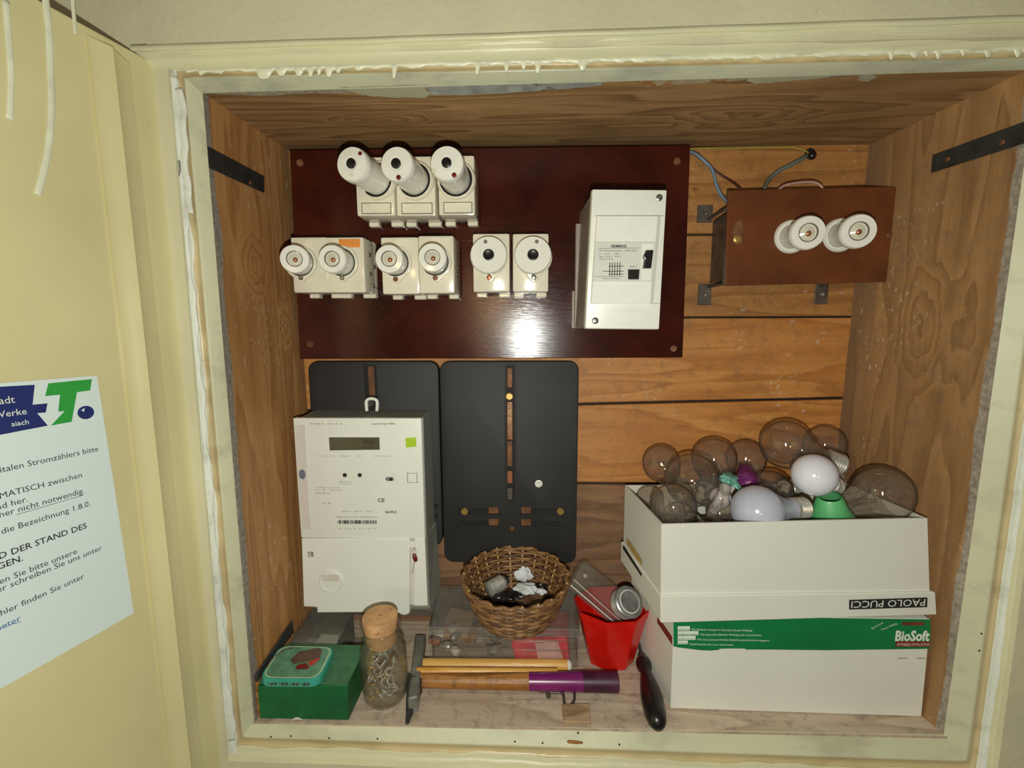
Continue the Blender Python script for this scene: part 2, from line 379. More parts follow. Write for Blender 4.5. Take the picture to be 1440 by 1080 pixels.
def prism(poly, O, U, V, N, t, bm=None, bevel=0):
    """polygon (u,v) on the plane O,U,V extruded by t along N"""
    bm = bm or bmesh.new(); O, U, V, N = map(Vector, (O, U, V, N))
    a = [bm.verts.new(O+U*u+V*v) for u, v in poly]; b = [bm.verts.new(O+U*u+V*v+N*t) for u, v in poly]
    n = len(poly); fs = [bm.faces.new(b), bm.faces.new(a[::-1])]
    for i in range(n): fs.append(bm.faces.new((a[i], a[(i+1) % n], b[(i+1) % n], b[i])))
    bmesh.ops.recalc_face_normals(bm, faces=fs)
    if bevel: bmesh.ops.bevel(bm, geom=list(fs[0].edges), offset=bevel, segments=2, profile=.6, affect='EDGES', clamp_overlap=True)
    return bm
def rrect(u0, u1, v0, v1, r, n=5):
    out = []
    for cx, cy, a0 in ((u1-r, v1-r, 0), (u0+r, v1-r, PI/2), (u0+r, v0+r, PI), (u1-r, v0+r, 1.5*PI)):
        for k in range(n+1):
            a = a0+PI/2*k/n; out.append((cx+r*math.cos(a), cy+r*math.sin(a)))
    return out
_tc = {}
def glyphs(body, bold=0):
    key = (body, bold)
    if key in _tc: return _tc[key]
    cu = bpy.data.curves.new('t', 'FONT'); cu.body = body; cu.resolution_u = 2; cu.offset = bold
    ob = bpy.data.objects.new('t', cu); COL.objects.link(ob); dg = bpy.context.evaluated_depsgraph_get()
    me = bpy.data.meshes.new_from_object(ob.evaluated_get(dg))
    vs = [tuple(v.co) for v in me.vertices]; fs = [tuple(p.vertices) for p in me.polygons]
    bpy.data.objects.remove(ob); bpy.data.curves.remove(cu); bpy.data.meshes.remove(me)
    x0 = min(v[0] for v in vs); x1 = max(v[0] for v in vs); y0 = min(v[1] for v in vs); y1 = max(v[1] for v in vs)
    _tc[key] = ([(v[0]-x0, v[1]) for v in vs], fs, x1-x0, y0, y1); return _tc[key]
def lettering(items, bm=None, n=None, lift=.0002):
    """items: (text, origin(left baseline), right_vector_total_width, up_vector_of_cap_height, bold)"""
    bm = bm or bmesh.new()
    for it in items:
        body, O, W, H = it[:4]; bold = it[4] if len(it) > 4 else 0
        vs, fs, wd, y0, y1 = glyphs(body, bold); O = Vector(O); W = Vector(W); H = Vector(H); N = W.cross(H).normalized()
        bv = [bm.verts.new(O + W*(x/wd) + H*(y/.73) + N*lift) for x, y in vs]
        for f in fs:
            try: bm.faces.new([bv[i] for i in f])
            except ValueError: pass
    return bm
def quadpatch(rects, O, U, V, N, lift=.0002, bm=None):
    bm = bm or bmesh.new(); O, U, V, N = map(Vector, (O, U, V, N))
    for u0, u1, v0, v1 in rects:
        bm.faces.new([bm.verts.new(O+U*u+V*v+N*lift) for u, v in ((u0, v0), (u1, v0), (u1, v1), (u0, v1))])
    return bm
def screwhead(c, n, r=.004, h=.0015, bm=None):
    """round head with a slot"""
    c = Vector(c); X, Y, Z = basis(n)
    return lathe([(r, 0), (r, h*.5), (r*.8, h), (r*.3, h), (r*.28, h*.4), (0, h*.4)], 14, c, Z, bm=bm, cap=False)
FR = Vector((0, -1, 0)); UX = Vector((1, 0, 0)); UZ = Vector((0, 0, 1))
# ------------------------------------------------------------------ the wooden niche
T = .02
wb = struct('wall_back', box(-.03, .91, .012, .022, -.02, .81), 'dark')
def plank(zl0, zl1, zr0, zr1, m='plank', y=0):
    b = hexa([(-.012, y, zl0), (.885, y, zr0), (.885, y+.012, zr0), (-.012, y+.012, zl0), (-.012, y, zl1), (.885, y, zr1), (.885, y+.012, zr1), (-.012, y+.012, zl1)], .0012)
    return part('plank', b, m, wb)
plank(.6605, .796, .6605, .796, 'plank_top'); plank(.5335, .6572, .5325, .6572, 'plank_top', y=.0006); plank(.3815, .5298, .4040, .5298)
plank(.2580, .3770, .2575, .3995, y=.0008); plank(-.004, .2535, -.004, .2535, 'plank_dark')
def slab(inner, d):    # inner face quad pushed outwards by d
    d = Vector(d); a = [Vector(p) for p in inner]; b = [p+d for p in a]
    bm = bmesh.new(); A = [bm.verts.new(p) for p in a]; B = [bm.verts.new(p) for p in b]
    bm.faces.new(A); bm.faces.new(B[::-1])
    for i in range(4): bm.faces.new((A[i], B[i], B[(i+1) % 4], A[(i+1) % 4]))
    bmesh.ops.recalc_face_normals(bm, faces=bm.faces); return bm
struct('wall_left', slab([(0, -.21, -.004), (-.0008, .0, -.004), (-.009, .0, .796), (.0005, -.21, .79)], (-T, 0, 0)), 'wall_l')
struct('wall_right', slab([(.893, -.21, -.004), (.866, 0, -.004), (.8745, 0, .796), (.897, -.21, .80)], (T, 0, 0)), 'wall_r')
struct('ceiling', slab([(-.02, -.21, .7785), (.91, -.21, .7905), (.91, .0, .7868), (-.02, .0, .7905)], (0, 0, T)), 'ceil')
struct('floor', slab([(-.02, -.212, -.0012), (.905, -.212, .001), (.9, .0, 0), (-.02, .0, 0)], (0, 0, -T)), 'floor')
# hole in the top right of the back wall where the cables come through
part('cable_hole', lathe([(0, 0), (.008, 0), (.008, .0006), (0, .0006)], 18, at(1139, 216, -.001)+Vector((0, 0, 0)), FR, cap=False), 'dark', wb)
part('knot_hole', lathe([(0, 0), (.0075, .0), (.0075, .0005), (.005, .0007), (0, .0007)], 16, at(977, 271, -.0005), FR, cap=False), 'oldhandle', wb)

# frame round the opening: nested loops, each corner at its own depth
L = [
    [at(285, 131, -.21), at(1459, 98, -.21), at(1327, 1033, -.21), at(357, 1015, -.21)],
    [at(263, 112, -.222), at(1492, 84, -.222), at(1357, 1068, -.222), at(343, 1034, -.222)],
    [at(259, 109, -.2235), at(1497, 80, -.2235), at(1361, 1071, -.2235), at(341, 1037, -.2235)],
    [at(257, 107, -.219), at(1500, 78, -.219), at(1364, 1074, -.219), at(339, 1040, -.219)],
    [at(248, 100, -.219), at(1510, 72, -.219), at(1372, 1084, -.219), at(333, 1048, -.219)],
    [at(244, 96, -.226), at(1514, 68, -.226), at(1375, 1088, -.226), at(329, 1052, -.226)],
    [at(237, 88, -.229), at(1522, 60, -.229), at(1384, 1098, -.229), at(322, 1062, -.229)],
    [at(235, 84, -.232), at(1530, 54, -.232), at(1392, 1108, -.232), at(320, 1070, -.232)],
]
L0b = [p + Vector((0, .03, 0)) for p in L[0]]   # return of the lip back into the niche
mi = {0: 0, 1: 0, 2: 1, 3: 1, 4: 2, 5: 2, 6: 3}
def frame_side(n, a, b, top):
    bm = bmesh.new(); N = 60; rows = []
    for j, lp in enumerate(L):
        row = []
        for k in range(N+1):
            p = lp[a].lerp(lp[b], k/N).copy()
            if j >= 4 and 0 < k < N:    # hand-filled edge wobbles a little
                wv = math.sin(k*1.7+n)*.0006 + math.sin(k*.53+2*n)*.0009 + random.uniform(-.0004, .0004)
                p.y += wv*(1 if j < 7 else .3)
                p += (L[3][a]-L[7][a])*0 + Vector((wv if n in (2, 4) else 0, 0, wv if n in (1, 3) else 0))*(.8 if j in (4, 5) else .2)
            row.append(bm.verts.new(p))
        rows.append(row)
    for j in range(len(L)-1):
        for k in range(N):
            f = bm.faces.new((rows[j][k], rows[j][k+1], rows[j+1][k+1], rows[j+1][k])); f.material_index = mi[j]; f.smooth = True
    bmesh.ops.recalc_face_normals(bm, faces=bm.faces)
    if sum(f.normal.y for f in bm.faces) > 0: bmesh.ops.reverse_faces(bm, faces=bm.faces)
    return struct('trim_%d' % n, bm, None, False) if False else _side(n, bm, top)
def _side(n, bm, top):
    o = part('trim_%d' % n, bm, None, None, False, None, [top, 'bead', 'putty' if n in (2, 4) else 'paint', 'paint']); o['kind'] = 'structure'
    return o
trim_top = frame_side(1, 0, 1, 'paint_top'); frame_side(2, 1, 2, 'paint_lip'); trim_bottom = frame_side(3, 2, 3, 'paint_lip'); trim_left = frame_side(4, 3, 0, 'paint_lip')
# wall surface outside the frame, four plates
yw = -.232; o7 = [Vector((p.x, yw, p.z)) for p in L[7]]
far = [Vector((-.9, yw, 1.5)), Vector((1.9, yw, 1.5)), Vector((1.9, yw, -.8)), Vector((-.9, yw, -.8))]
bm = bmesh.new()
for a, b in ((0, 1), (1, 2), (2, 3), (3, 0)):
    bm.faces.new([bm.verts.new(p) for p in (o7[a], far[a], far[b], o7[b])])
bmesh.ops.recalc_face_normals(bm, faces=bm.faces)
if sum(f.normal.y for f in bm.faces) > 0: bmesh.ops.reverse_faces(bm, faces=bm.faces)
bmesh.ops.solidify(bm, geom=bm.faces[:], thickness=.006)
struct('wall_front', bm, 'wallpaint')
# rounded casing moulding above the opening
zc0, zc1 = at(300, 90, -.235).z, at(300, 64, -.24).z
def top_profile(x, dz):
    b = .0055
    return [(-.229, zc0-.002), (-.236, zc0+.001), (-.2385, zc0+.006), (-.2375, zc0+.012), (-.2385, (zc0+zc1)/2+.004), (-.242, zc1-.003), (-.2415, zc1+.001), (-.238, zc1+.004), (-.229, zc1+.006)]
bm = bmesh.new(); xs = [-.05+i*.02 for i in range(80)]; rows = []
for i, x in enumerate(xs):
    wv = math.sin(i*.9)*.0006+random.uniform(-.0003, .0003); tilt = x*.011
    rows.append([bm.verts.new((x, y+(wv if 0 < j < 8 else 0), z+tilt+wv)) for j, (y, z) in enumerate(top_profile(x, 0))])
for A, B in zip(rows, rows[1:]):
    for k in range(8): f = bm.faces.new((A[k], B[k], B[k+1], A[k+1])); f.smooth = True
struct('trim_5', bm, 'paint')
# right-hand casing board seam
part('hairline_crack', tube([at(1441, 888, -.2325), at(1428, 960, -.2325), at(1418, 1030, -.2325), at(1409, 1082, -.2325)], .0008, 5), 'dark', bpy.data.objects['wall_front'])
# white drips run over the tan bead under the top edge
# (a wavy skirt of later white paint with hanging drips)
random.seed(31); bm = bmesh.new(); prev = None
drips = [(283, 7, 4), (311, 6, 3), (372, 15, 11), (396, 11, 7), (421, 12, 6), (437, 14, 4), (449, 12, 3), (463, 15, 5), (476, 9, 4), (505, 6, 6), (555, 20, 3.4), (580, 5, 9), (672, 17, 3.4), (713, 15, 3.2), (737, 11, 3), (757, 17, 4), (820, 15, 6), (900, 5, 12), (1010, 4, 10), (1080, 6, 12), (1254, 11, 3.5), (1287, 9, 6), (1304, 8, 3), (1320, 12, 3.5), (1355, 8, 3), (1390, 11, 5), (1432, 12, 5)]
x = 262.0
while x < 1445:
    py = 99.5-(x-285)*.0262; ln = 2.6+1.3*math.sin(x*.11)+.8*math.sin(x*.31+1)
    for c, l_, w_ in drips: ln = max(ln, l_*math.exp(-((x-c)/w_)**4) if abs(x-c) < w_*1.6 else 0)
    cur = (at(x, py-6, -.2262), at(x, py-2, -.2274), at(x-.06*ln, py+ln*.85, -.2266), at(x-.06*ln, py+ln, -.2250), at(x, py-2, -.2230))
    cur = [bm.verts.new(p) for p in cur]
    if prev:
        for k in range(4): f = bm.faces.new((prev[k], cur[k], cur[k+1], prev[k+1])); f.smooth = True
    prev = cur; x += 1.5
bmesh.ops.recalc_face_normals(bm, faces=bm.faces)
part('dripped_paint', bm, 'drip', trim_top)
# old filler smeared on the front of the niche's top board
cz = lambda px, py: atz(px, py, .7778+(at(px, py, -.2).x+.02)*.0129)
for pts, m in (([(478, 122), (500, 122), (560, 119), (601, 118), (598, 124), (606, 131), (600, 136), (575, 137), (545, 136), (518, 134), (503, 131)], 'paint_top'),
               ([(603, 120), (680, 116), (760, 113), (800, 112), (850, 112), (846, 119), (800, 124), (740, 128), (700, 131), (640, 133), (606, 132)], 'smear'),
               ([(900, 113), (990, 108), (1050, 106), (1046, 112), (960, 117), (905, 121)], 'smear2'),
               ([(1056, 105), (1100, 104), (1170, 101), (1165, 108), (1100, 114), (1065, 117), (1050, 113)], 'paint_top'),
               ([(1208, 105), (1226, 103), (1232, 108), (1218, 114), (1206, 112)], 'paint_top')):
    bm = bmesh.new(); bot = [cz(*p)-UZ*.0006 for p in pts]; V_ = []
    for i in range(len(bot)):
        a_, b_ = bot[i], bot[(i+1) % len(bot)]
        for k in range(4):
            q_ = a_.lerp(b_, k/4); V_.append(bm.verts.new(q_+Vector((random.uniform(-1, 1), random.uniform(-1, 1), 0))*(.0012 if k else 0)))
    f = bm.faces.new(V_); f.normal_update()
    if f.normal.z > 0: f.normal_flip()
    bmesh.ops.triangulate(bm, faces=bm.faces)
    part('filler_smear', bm, m, bpy.data.objects['ceiling'])
# nail holes on the lips
for px, py in ((381, 1036), (409, 1035), (463, 1038), (531, 1039), (724, 1043), (763, 1045), (813, 1031), (871, 1047), (1380, 891), (1377, 915)):
    part('nail_hole', lathe([(0, 0), (.0012, 0), (.001, .0006), (0, .0006)], 8, at(px, py, -.2242), FR, cap=False), 'dark', trim_bottom if py > 1000 else bpy.data.objects['trim_2'])
# thick flaking putty over the two hinges on the left
for (pts, r) in ((((242, 108), (246, 180), (251, 250), (256, 310), (262, 370), (268, 430), (274, 500), (283, 590), (291, 680), (299, 780), (307, 870), (315, 950), (324, 1030), (329, 1064)), .0064), (((252, 125), (257, 190), (262, 250), (265, 300)), .0048), (((300, 850), (309, 910), (317, 975), (325, 1040)), .0070)):
    P = [at(x, y, -.2265) for x, y in pts]; bm = tube(P, r, 10, n=10)
    for v in bm.verts: v.co += Vector((math.sin(v.co.z*160)*.0011+math.sin(v.co.z*61)*.0012+random.uniform(-1, 1)*.0003, random.uniform(-1, 1)*.0003, 0))
    for v in bm.verts: v.co.y = -.2265 + (v.co.y+.2265)*.34
    part('filler_ridge', bm, 'putty', trim_left, True)
for q in (((245, 196), (246, 206), (245, 214)), ((243, 222), (244, 232), (246, 240)), ((252, 226), (253, 238), (252, 248)), ((250, 262), (252, 268)), ((239, 128), (241, 138), (240, 146)), ((255, 300), (256, 312))):
    part('crack', tube([at(x, y, -.2288) for x, y in q], (.0009, .0005), 6, n=3), 'groove', trim_left)

# ------------------------------------------------------------------ the open door on the left
DO = Vector((-.034, -.222, 0)); DD = Vector((-.209, -.978, 0)).normalized(); DN = Vector((-DD.y, DD.x, 0)).normalized()   # DN looks into view
if DN.x < 0: DN = -DN
def dpt(s, z, lift=0): return DO + DD*s + UZ*z + DN*lift
def door_sz(px, py):
    d = ray(px, py); t = (DO-CAM).dot(DN)/d.dot(DN); p = CAM+d*t; return (p-DO).dot(DD), p.z
ztop = .799
door = struct('door_1', prism([(.0, -.12), (.86, -.12), (.86, ztop), (.0, ztop)], DO-DN*.018, DD, UZ, DN, .018, bevel=.0015), 'door')
s1 = door_sz(223, 510)[0]; s2 = door_sz(173, 510)[0]; sr = door_sz(196, 510)[0]
zt0 = door_sz(183, 92)[1]; zt1 = door_sz(120, 50)[1]
prof = [(s1, 0), (s1, .004), (s1+(sr-s1)*.35, .0055), (sr-.004, .0075), (sr, .0105), (sr+.004, .0085), (sr+(s2-sr)*.5, .0062), (s2-.003, .0035), (s2, .003), (s2, 0)]
bm = bmesh.new(); rws = []
for zz, tp in ((-.12, 0), (.2, 0), (.5, 0), (0, 1)):
    rws.append([bm.verts.new(dpt(s, (zt0+(zt1-zt0)*(s-s1)/(s2-s1)) if tp else zz, h)) for s, h in prof])
for A, B in zip(rws, rws[1:]):
    for k in range(len(prof)-1): bm.faces.new((A[k], A[k+1], B[k+1], B[k]))
bm.faces.new(rws[-1])
bmesh.ops.recalc_face_normals(bm, faces=bm.faces)
part('moulding_strip', bm, 'door', door, 35)
for pts, r in ((((7, 0), (12, 60), (15, 110), (13, 168)), .0026), (((62, -10), (68, 40), (70, 90), (72, 150), (68, 205), (60, 245), (52, 274)), .0030), (((101, -5), (103, 20), (106, 48)), .0018)):
    P = [dpt(*door_sz(x, y), .0006) for x, y in pts]; bm = tube(P, r, 8, n=6)
    for v in bm.verts:
        h = (v.co-DO).dot(DN); v.co -= DN*h; v.co += DN*(.0006+(h-.0006)*.3)
    part('paint_drip', bm, 'drip', door, True)
# notice on the door
def dq(px, py): return door_sz(px, py)
tr, br = dq(135, 528), dq(187, 862); bl0 = dq(0, 968); tl0 = dq(0, 545)
W_ = .21
def pap(u, v):      # u metres leftwards... 0 = right edge, v 0 bottom..1 top
    s = tr[0]*v+br[0]*(1-v); z = tr[1]*v+br[1]*(1-v)
    return s, z
Rb = Vector((br[0], br[1])); Rt = Vector((tr[0], tr[1])); VV = (Rt-Rb); UU = (Vector((bl0[0], bl0[1]))-Rb).normalized()
H_ = VV.length; VV.normalize()
OV = dpt(Rb.x, Rb.y, .0007); U3 = DD*UU.x + UZ*UU.y; V3 = DD*VV.x + UZ*VV.y
sheet = solo('notice', prism([(0, 0), (.26, 0), (.26, H_), (0, H_)], OV, U3, V3, DN, .0004), 'sheet', 'white printed notice about the electricity meter taped to the open cream door', 'notice')
SR = -U3    # reading direction
def sp(px, py):     # photo pixel on the notice -> 3d
    s, z = dq(px, py); return dpt(s, z, .0012)
def sline(txt, x1, y1, cap_px, x0=None, y0=None, bold=0):
    """right end of the baseline at x1,y1; if x0,y0 given, the left end"""
    a = sp(x0, y0); b = sp(x1, y1); up = sp(x1, y1-cap_px)-b; up = V3*up.length
    return (txt, a, b-a, up, bold)
txt = []
LN = [('des digitalen Stromzählers bitte', 137, 636, 8), ('erfolgt AUTOMATISCH zwischen', 114, 672, 7.5), ('Tarif hin und her.', 38, 707, 8), ('ist daher nicht notwendig.', 117, 695, 7.5), ('hat die Bezeichnung 1.8.0.', 125, 711, 8.5), ('DABEI WIRD DER STAND DES', 121, 742, 8), ('ABGEZOGEN.', 31, 788, 8), ('erreichen Sie bitte unsere', 107, 777, 7), ('oder schreiben Sie uns unter', 142, 773, 7), ('Stromzähler finden Sie unter', 117, 813, 7)]
# widths from letter size: cap height on the sheet ~2.9 mm, width by the font's own proportions
def para(txt_, xr, yr, caph=.0054, bold=0, wf=1.0):
    vs, fs, wd, y0, y1 = glyphs(txt_, bold); wlen = wd/.73*caph*wf
    b = sp(xr, yr); return (txt_, b-SR*wlen, SR*wlen, V3*caph, bold)
bm = lettering([para('des digitalen Stromzählers bitte', 137, 634), para('erfolgt AUTOMATISCH zwischen', 114, 671), para('Tarif hin und her.', 38, 705), para('ist daher nicht notwendig.', 117, 693), para('hat die Bezeichnung 1.8.0.', 126, 711),
    para('DABEI WIRD DER STAND DES', 121, 742, .0056, .012), para('ABGEZOGEN.', 31, 788, .0056, .012), para('erreichen Sie bitte unsere', 107, 778), para('oder schreiben Sie uns unter', 142, 773), para('Stromzähler finden Sie unter', 117, 813)])
part('lettering', bm, 'ink', sheet)
a, b = sp(22, 722), sp(115, 695)
part('underline', prism([(0, 0), (1, 0), (1, .0004), (0, .0004)], a-V3*.0011, b-a, V3, DN, .0001), 'ink', sheet)
part('link_lettering', lettering([para('smartmeter', 28, 872, .0054)]), 'link', sheet, label='blue underlined link text')
a, b = sp(-20, 886), sp(28, 873)
part('underline', prism([(0, 0), (1, 0), (1, .0004), (0, .0004)], a-V3*.0009, b-a, V3, DN, .0001), 'link', sheet)
def flat_poly(pts, mat, name, parent, lift=.0001, lbl=None):
    bm = bmesh.new(); f = bm.faces.new([bm.verts.new(sp(x, y)+DN*lift) for x, y in pts]); f.normal_update()
    if f.normal.dot(DN) < 0: f.normal_flip()
    bmesh.ops.triangulate(bm, faces=bm.faces)
    return part(name, bm, mat, parent, label=lbl)
flat_poly([(-25, 545), (47.5, 541), (44.5, 569), (65.5, 567), (63, 580), (51, 581), (66, 598.5), (-25, 616)], 'navy', 'logo_field', sheet, 0, 'navy blue logo field with an arrow notch')
flat_poly([(66.5, 539), (128, 533), (125.5, 549), (107, 551.5), (99.5, 593), (70, 598.5), (89.5, 578), (80.5, 579), (83, 555), (62, 557)], 'green_logo', 'logo_letter', sheet, 0, 'green T shaped logo letter')
c = sp(119.5, 580); bm = bmesh.new(); ru = (sp(131, 578)-c).length; rv = (sp(119.5, 570.5)-c).length
bm.faces.new([bm.verts.new(c+SR*(ru*math.cos(2*PI*k/28))+V3*(rv*math.sin(2*PI*k/28))) for k in range(28)]); part('logo_dot', bm, 'navy', sheet)
flat_poly([(112.5, 577), (117.5, 573.5), (116.5, 579)], 'sheet', 'dot_wedge', sheet, .0002)  # small paper-white wedge inside the logo dot
bm = lettering([para('Stadt', 19.5, 566, .0062, 0, .95), para('Werke', 36, 582, .0056), para('aiach', 39, 596, .0044, 0, 1.0)], lift=.0004)
part('logo_lettering', bm, 'white_ink', sheet)
# ------------------------------------------------------------------ iron straps on the side boards
def strap(pts, nrm, label, holes):
    n = Vector(nrm); P = [Vector(p) for p in pts]; c = sum(P, Vector())/4
    t = thing('metal_strap', label, 'bracket', P[1])
    bm = bmesh.new(); A = [bm.verts.new(p) for p in P]; B = [bm.verts.new(p+n*.0018) for p in P]
    bm.faces.new(A); bm.faces.new(B)
    for i in range(4): bm.faces.new((A[i], B[i], B[(i+1) % 4], A[(i+1) % 4]))
    bmesh.ops.recalc_face_normals(bm, faces=bm.faces)
    part('strip', bm, 'strap', t)
    for h in holes: part('screw', screwhead(Vector(h)+n*.0018, n, .0032), 'slot', t, 40)
strap([atx(291, 206, .0), atx(370, 248, -.004), atx(370, 271, -.004), atx(293, 236, .0)], (1, 0, 0), 'black iron strap on the left side board near the top of the niche', [atx(350, 257, -.003)])
strap([atx(1443, 171, .894), atx(1313, 218, .884), atx(1311, 243, .884), atx(1443, 201, .894)], (-1, 0, 0), 'rusty black iron strap on the right side board beside the small fuse panel', [atx(1335, 224, .8855), atx(1412, 200, .8915)])

# ------------------------------------------------------------------ large brown fuse board
fb = thing('fuse_board', 'large glossy dark brown board carrying the rows of porcelain fuse holders', 'panel', (.303, -.037, .469))
yb = -.037
poly = [(at(407, 211, yb).x, at(407, 211, yb).z), (at(971, 204, yb).x, at(971, 204, yb).z), (at(960, 503, yb).x, at(960, 503, yb).z), (at(422, 505, yb).x, at(422, 505, yb).z)]
part('board_plate', prism([(p[0], p[1]) for p in poly], (0, yb+.006, 0), UX, UZ, FR, .006, bevel=.0012), 'bakelite', fb)
for px, py in ((422, 229), (952, 227), (436, 484), (947, 490)):
    p = at(px, py, yb); part('screw', screwhead(p, FR, .0052, .002), 'slot', fb, 40)
for x, z in ((.03, .49), (.57, .49), (.03, .75), (.57, .75)):
    part('spacer', lathe([(.006, 0), (.006, .030)], 12, (x, -.001, z), FR), 'dullsteel', fb, True)

YF = -.096   # front plane of the porcelain bases
def base_block(px0, px1, pyt, pyb, y=YF, notch=True):
    p0, p1 = at(px0, pyb, y), at(px1, pyt, y); return p0.x, p1.x, p0.z, p1.z
def fuse_base(t, x0, x1, z0, z1, y, mat='porc'):
    bm = box(x0, x1, y, yb-.0136, z0, z1, .0035, seg=2)
    part('base', bm, mat, t, 30)
    for u0, u1 in ((x0+.001, x0+.016), (x0+.034, x1-.001)):
        part('foot', box(u0, u1, yb-.0135, yb-.0005, z0-.005, z0+.010, .0012), mat, t)
    part('foot', box(x0+.001, x1-.001, yb-.0135, yb-.0005, z0+.011, z1+.001, .0012), mat, t)
    cx = x0+.025
    part('terminal', lathe([(.0052, 0), (.0052, .004), (.004, .006), (0, .006)], 12, (cx, yb-.007, z0+.006), (0, -.3, -1)), 'dullsteel', t)
# --- top row: three screw-in circuit breakers
for i, (a, b, zt, zb, (dx, dy), (rx, ry), (wx, wy), lab) in enumerate((
    (502, 553, 220, 304, (494, 230), (13, -12), (0, 14), 'long white screw-in circuit breaker at the left end of the top row, button upper right'),
    (558, 611, 219, 304, (557, 230), (3, 18), (18, -3), 'middle long white screw-in circuit breaker of the top row, small button at bottom'),
    (617, 667, 218, 303, (628, 229), (10, 16), (-17, 10), 'long white screw-in circuit breaker at the right end of the top row'))):
    x0, x1, z0, z1 = base_block(a, b, zt, zb)
    cx = (x0+x1)/2; yd = -.158; D = at(dx, dy, yd)
    t = thing('circuit_breaker', lab, 'fuse', (cx, yb, z0), 'screw-in circuit breakers in the top row')
    fuse_base(t, x0, x1, z0, z1, YF)
    B = Vector((cx+(.004 if i == 0 else 0), YF+.004, D.z-.002)); ax = (D-B)
    ln = ax.length; ax.normalize()
    part('collar', lathe([(.0265, 0), (.0265, .004), (.0245, .0065), (.0225, .0065), (.0225, .002), (.0, .002)], 40, B, ax, cap=False), 'porc', t, 40)
    part('collar_gap', lathe([(.0226, .0068), (.0, .0068)], 40, B, ax, cap=False), 'dark', t)
    R_ = .0210
    part('cap', lathe([(R_*.93, 0), (R_*.96, ln*.75), (R_*.97, ln*.78), (R_, ln*.80), (R_, ln-.004), (R_*.94, ln-.001), (R_*.5, ln), (R_*.49, ln+.0006), (R_*.43, ln+.0006), (R_*.42, ln-.0004), (0, ln-.0004)], 48, B, ax, cap=False), 'porc_white', t, 35)
    F = B+ax*ln
    part('button', lathe([(.0062, -.001), (.0062, .0014), (.005, .002), (0, .002)], 20, F, ax, cap=False), 'blackplastic', t, 40)
    sc = (CAM.y-D.y)/FPX*-1
    def off(o): return F + UX*(o[0]*abs(sc)) - UZ*(o[1]*abs(sc))
    part('reset_button', lathe([(.0030, -.0015), (.0030, .0012), (.0022, .0016), (0, .0016)], 14, off(rx and (rx, ry)), ax, cap=False), 'redbutton', t, 40)
    part('window_dot', lathe([(.0028, -.001), (.0028, .0006), (0, .0008)], 14, off((wx, wy)), ax, cap=False), 'paperstrip', t, 40)
    p0, p1 = at(a+8, zb-4, YF), at(b-4, zb-18, YF)
    fr_ = box(p0.x-.0012, p1.x+.0012, YF-.0007, YF+.001, p0.z-.0012, p1.z+.0012, .0003); part('label_frame', fr_, 'groove', t)
    part('label_strip', box(p0.x, p1.x, YF-.0011, YF+.001, p0.z, p1.z, .0003), 'paperstrip', t)
# --- second row: holders with porcelain screw caps (short)
def teardrop(cx, cz, r, y, drop, h, bm=None):
    """raised cover collar with a lobe for its screw"""
    pts = []
    for k in range(33):
        a = -PI*.5+.62+(2*PI-1.24)*k/32; pts.append((cx+r*math.cos(a), cz+r*math.sin(a)))
    lr = .0062
    for k in range(11):
        a = PI+.5+ (PI-1.0)*k/10; pts.append((cx+lr*math.cos(a), cz-drop+lr*math.sin(a)))
    return prism(pts, (0, y+.001, 0), UX, UZ, FR, h+.001, bevel=.0012)
rows2 = [
    (413, 460, 333, 412, (414, 364), (423, 369), 'short porcelain screw cap fuse nearest the left side board', None, (424, 391)),
    (461, 511, 333, 412, (467, 364), (481, 369), 'short porcelain screw cap fuse under an orange label strip', 'orange', (478, 391)),
    (538, 588, 333, 414, (547, 364), (556, 369), 'short porcelain screw cap fuse at the left of the middle pair', None, (557, 393)),
    (590, 638, 331, 413, (608, 362), (612, 368), 'short porcelain screw cap fuse at the right of the middle pair', None, (612, 391))]
def cap_geo(t, B, F, r_neck, r_cap, hcap=.012):
    ax = F-B; ln = ax.length; ax.normalize()
    part('neck', lathe([(r_neck*1.06, 0), (r_neck, ln*.3), (r_neck*.98, ln-hcap)], 36, B, ax), 'porc_white', t, 40)
    c = part('cap', lathe([(r_neck*.98, ln-hcap-.001), (r_cap*.97, ln-hcap), (r_cap, ln-hcap+.002), (r_cap, ln-.003), (r_cap*.93, ln), (r_cap*.56, ln+.0005), (r_cap*.53, ln-.0006), (r_cap*.50, ln-.004), (0, ln-.0045)], 44, B, ax, cap=False), 'porc_white', t, 35)
    E_ = B+ax*ln
    part('window_ring', lathe([(r_cap*.545, -.001), (r_cap*.545, .0008), (r_cap*.50, .0008), (r_cap*.50, -.003)], 36, E_, ax, cap=False), 'groove', t, 40)
    part('fuse_tip', lathe([(r_cap*.49, -.0042), (r_cap*.42, -.003), (r_cap*.2, -.0026), (r_cap*.16, -.0016), (0, -.0012)], 24, E_, ax, cap=False), 'porc', t, True)
    part('indicator', lathe([(r_cap*.17, -.0018), (r_cap*.14, -.0004), (0, 0)], 14, E_+UX*.0008-UZ*.001, ax, cap=False), 'copper', t, True)
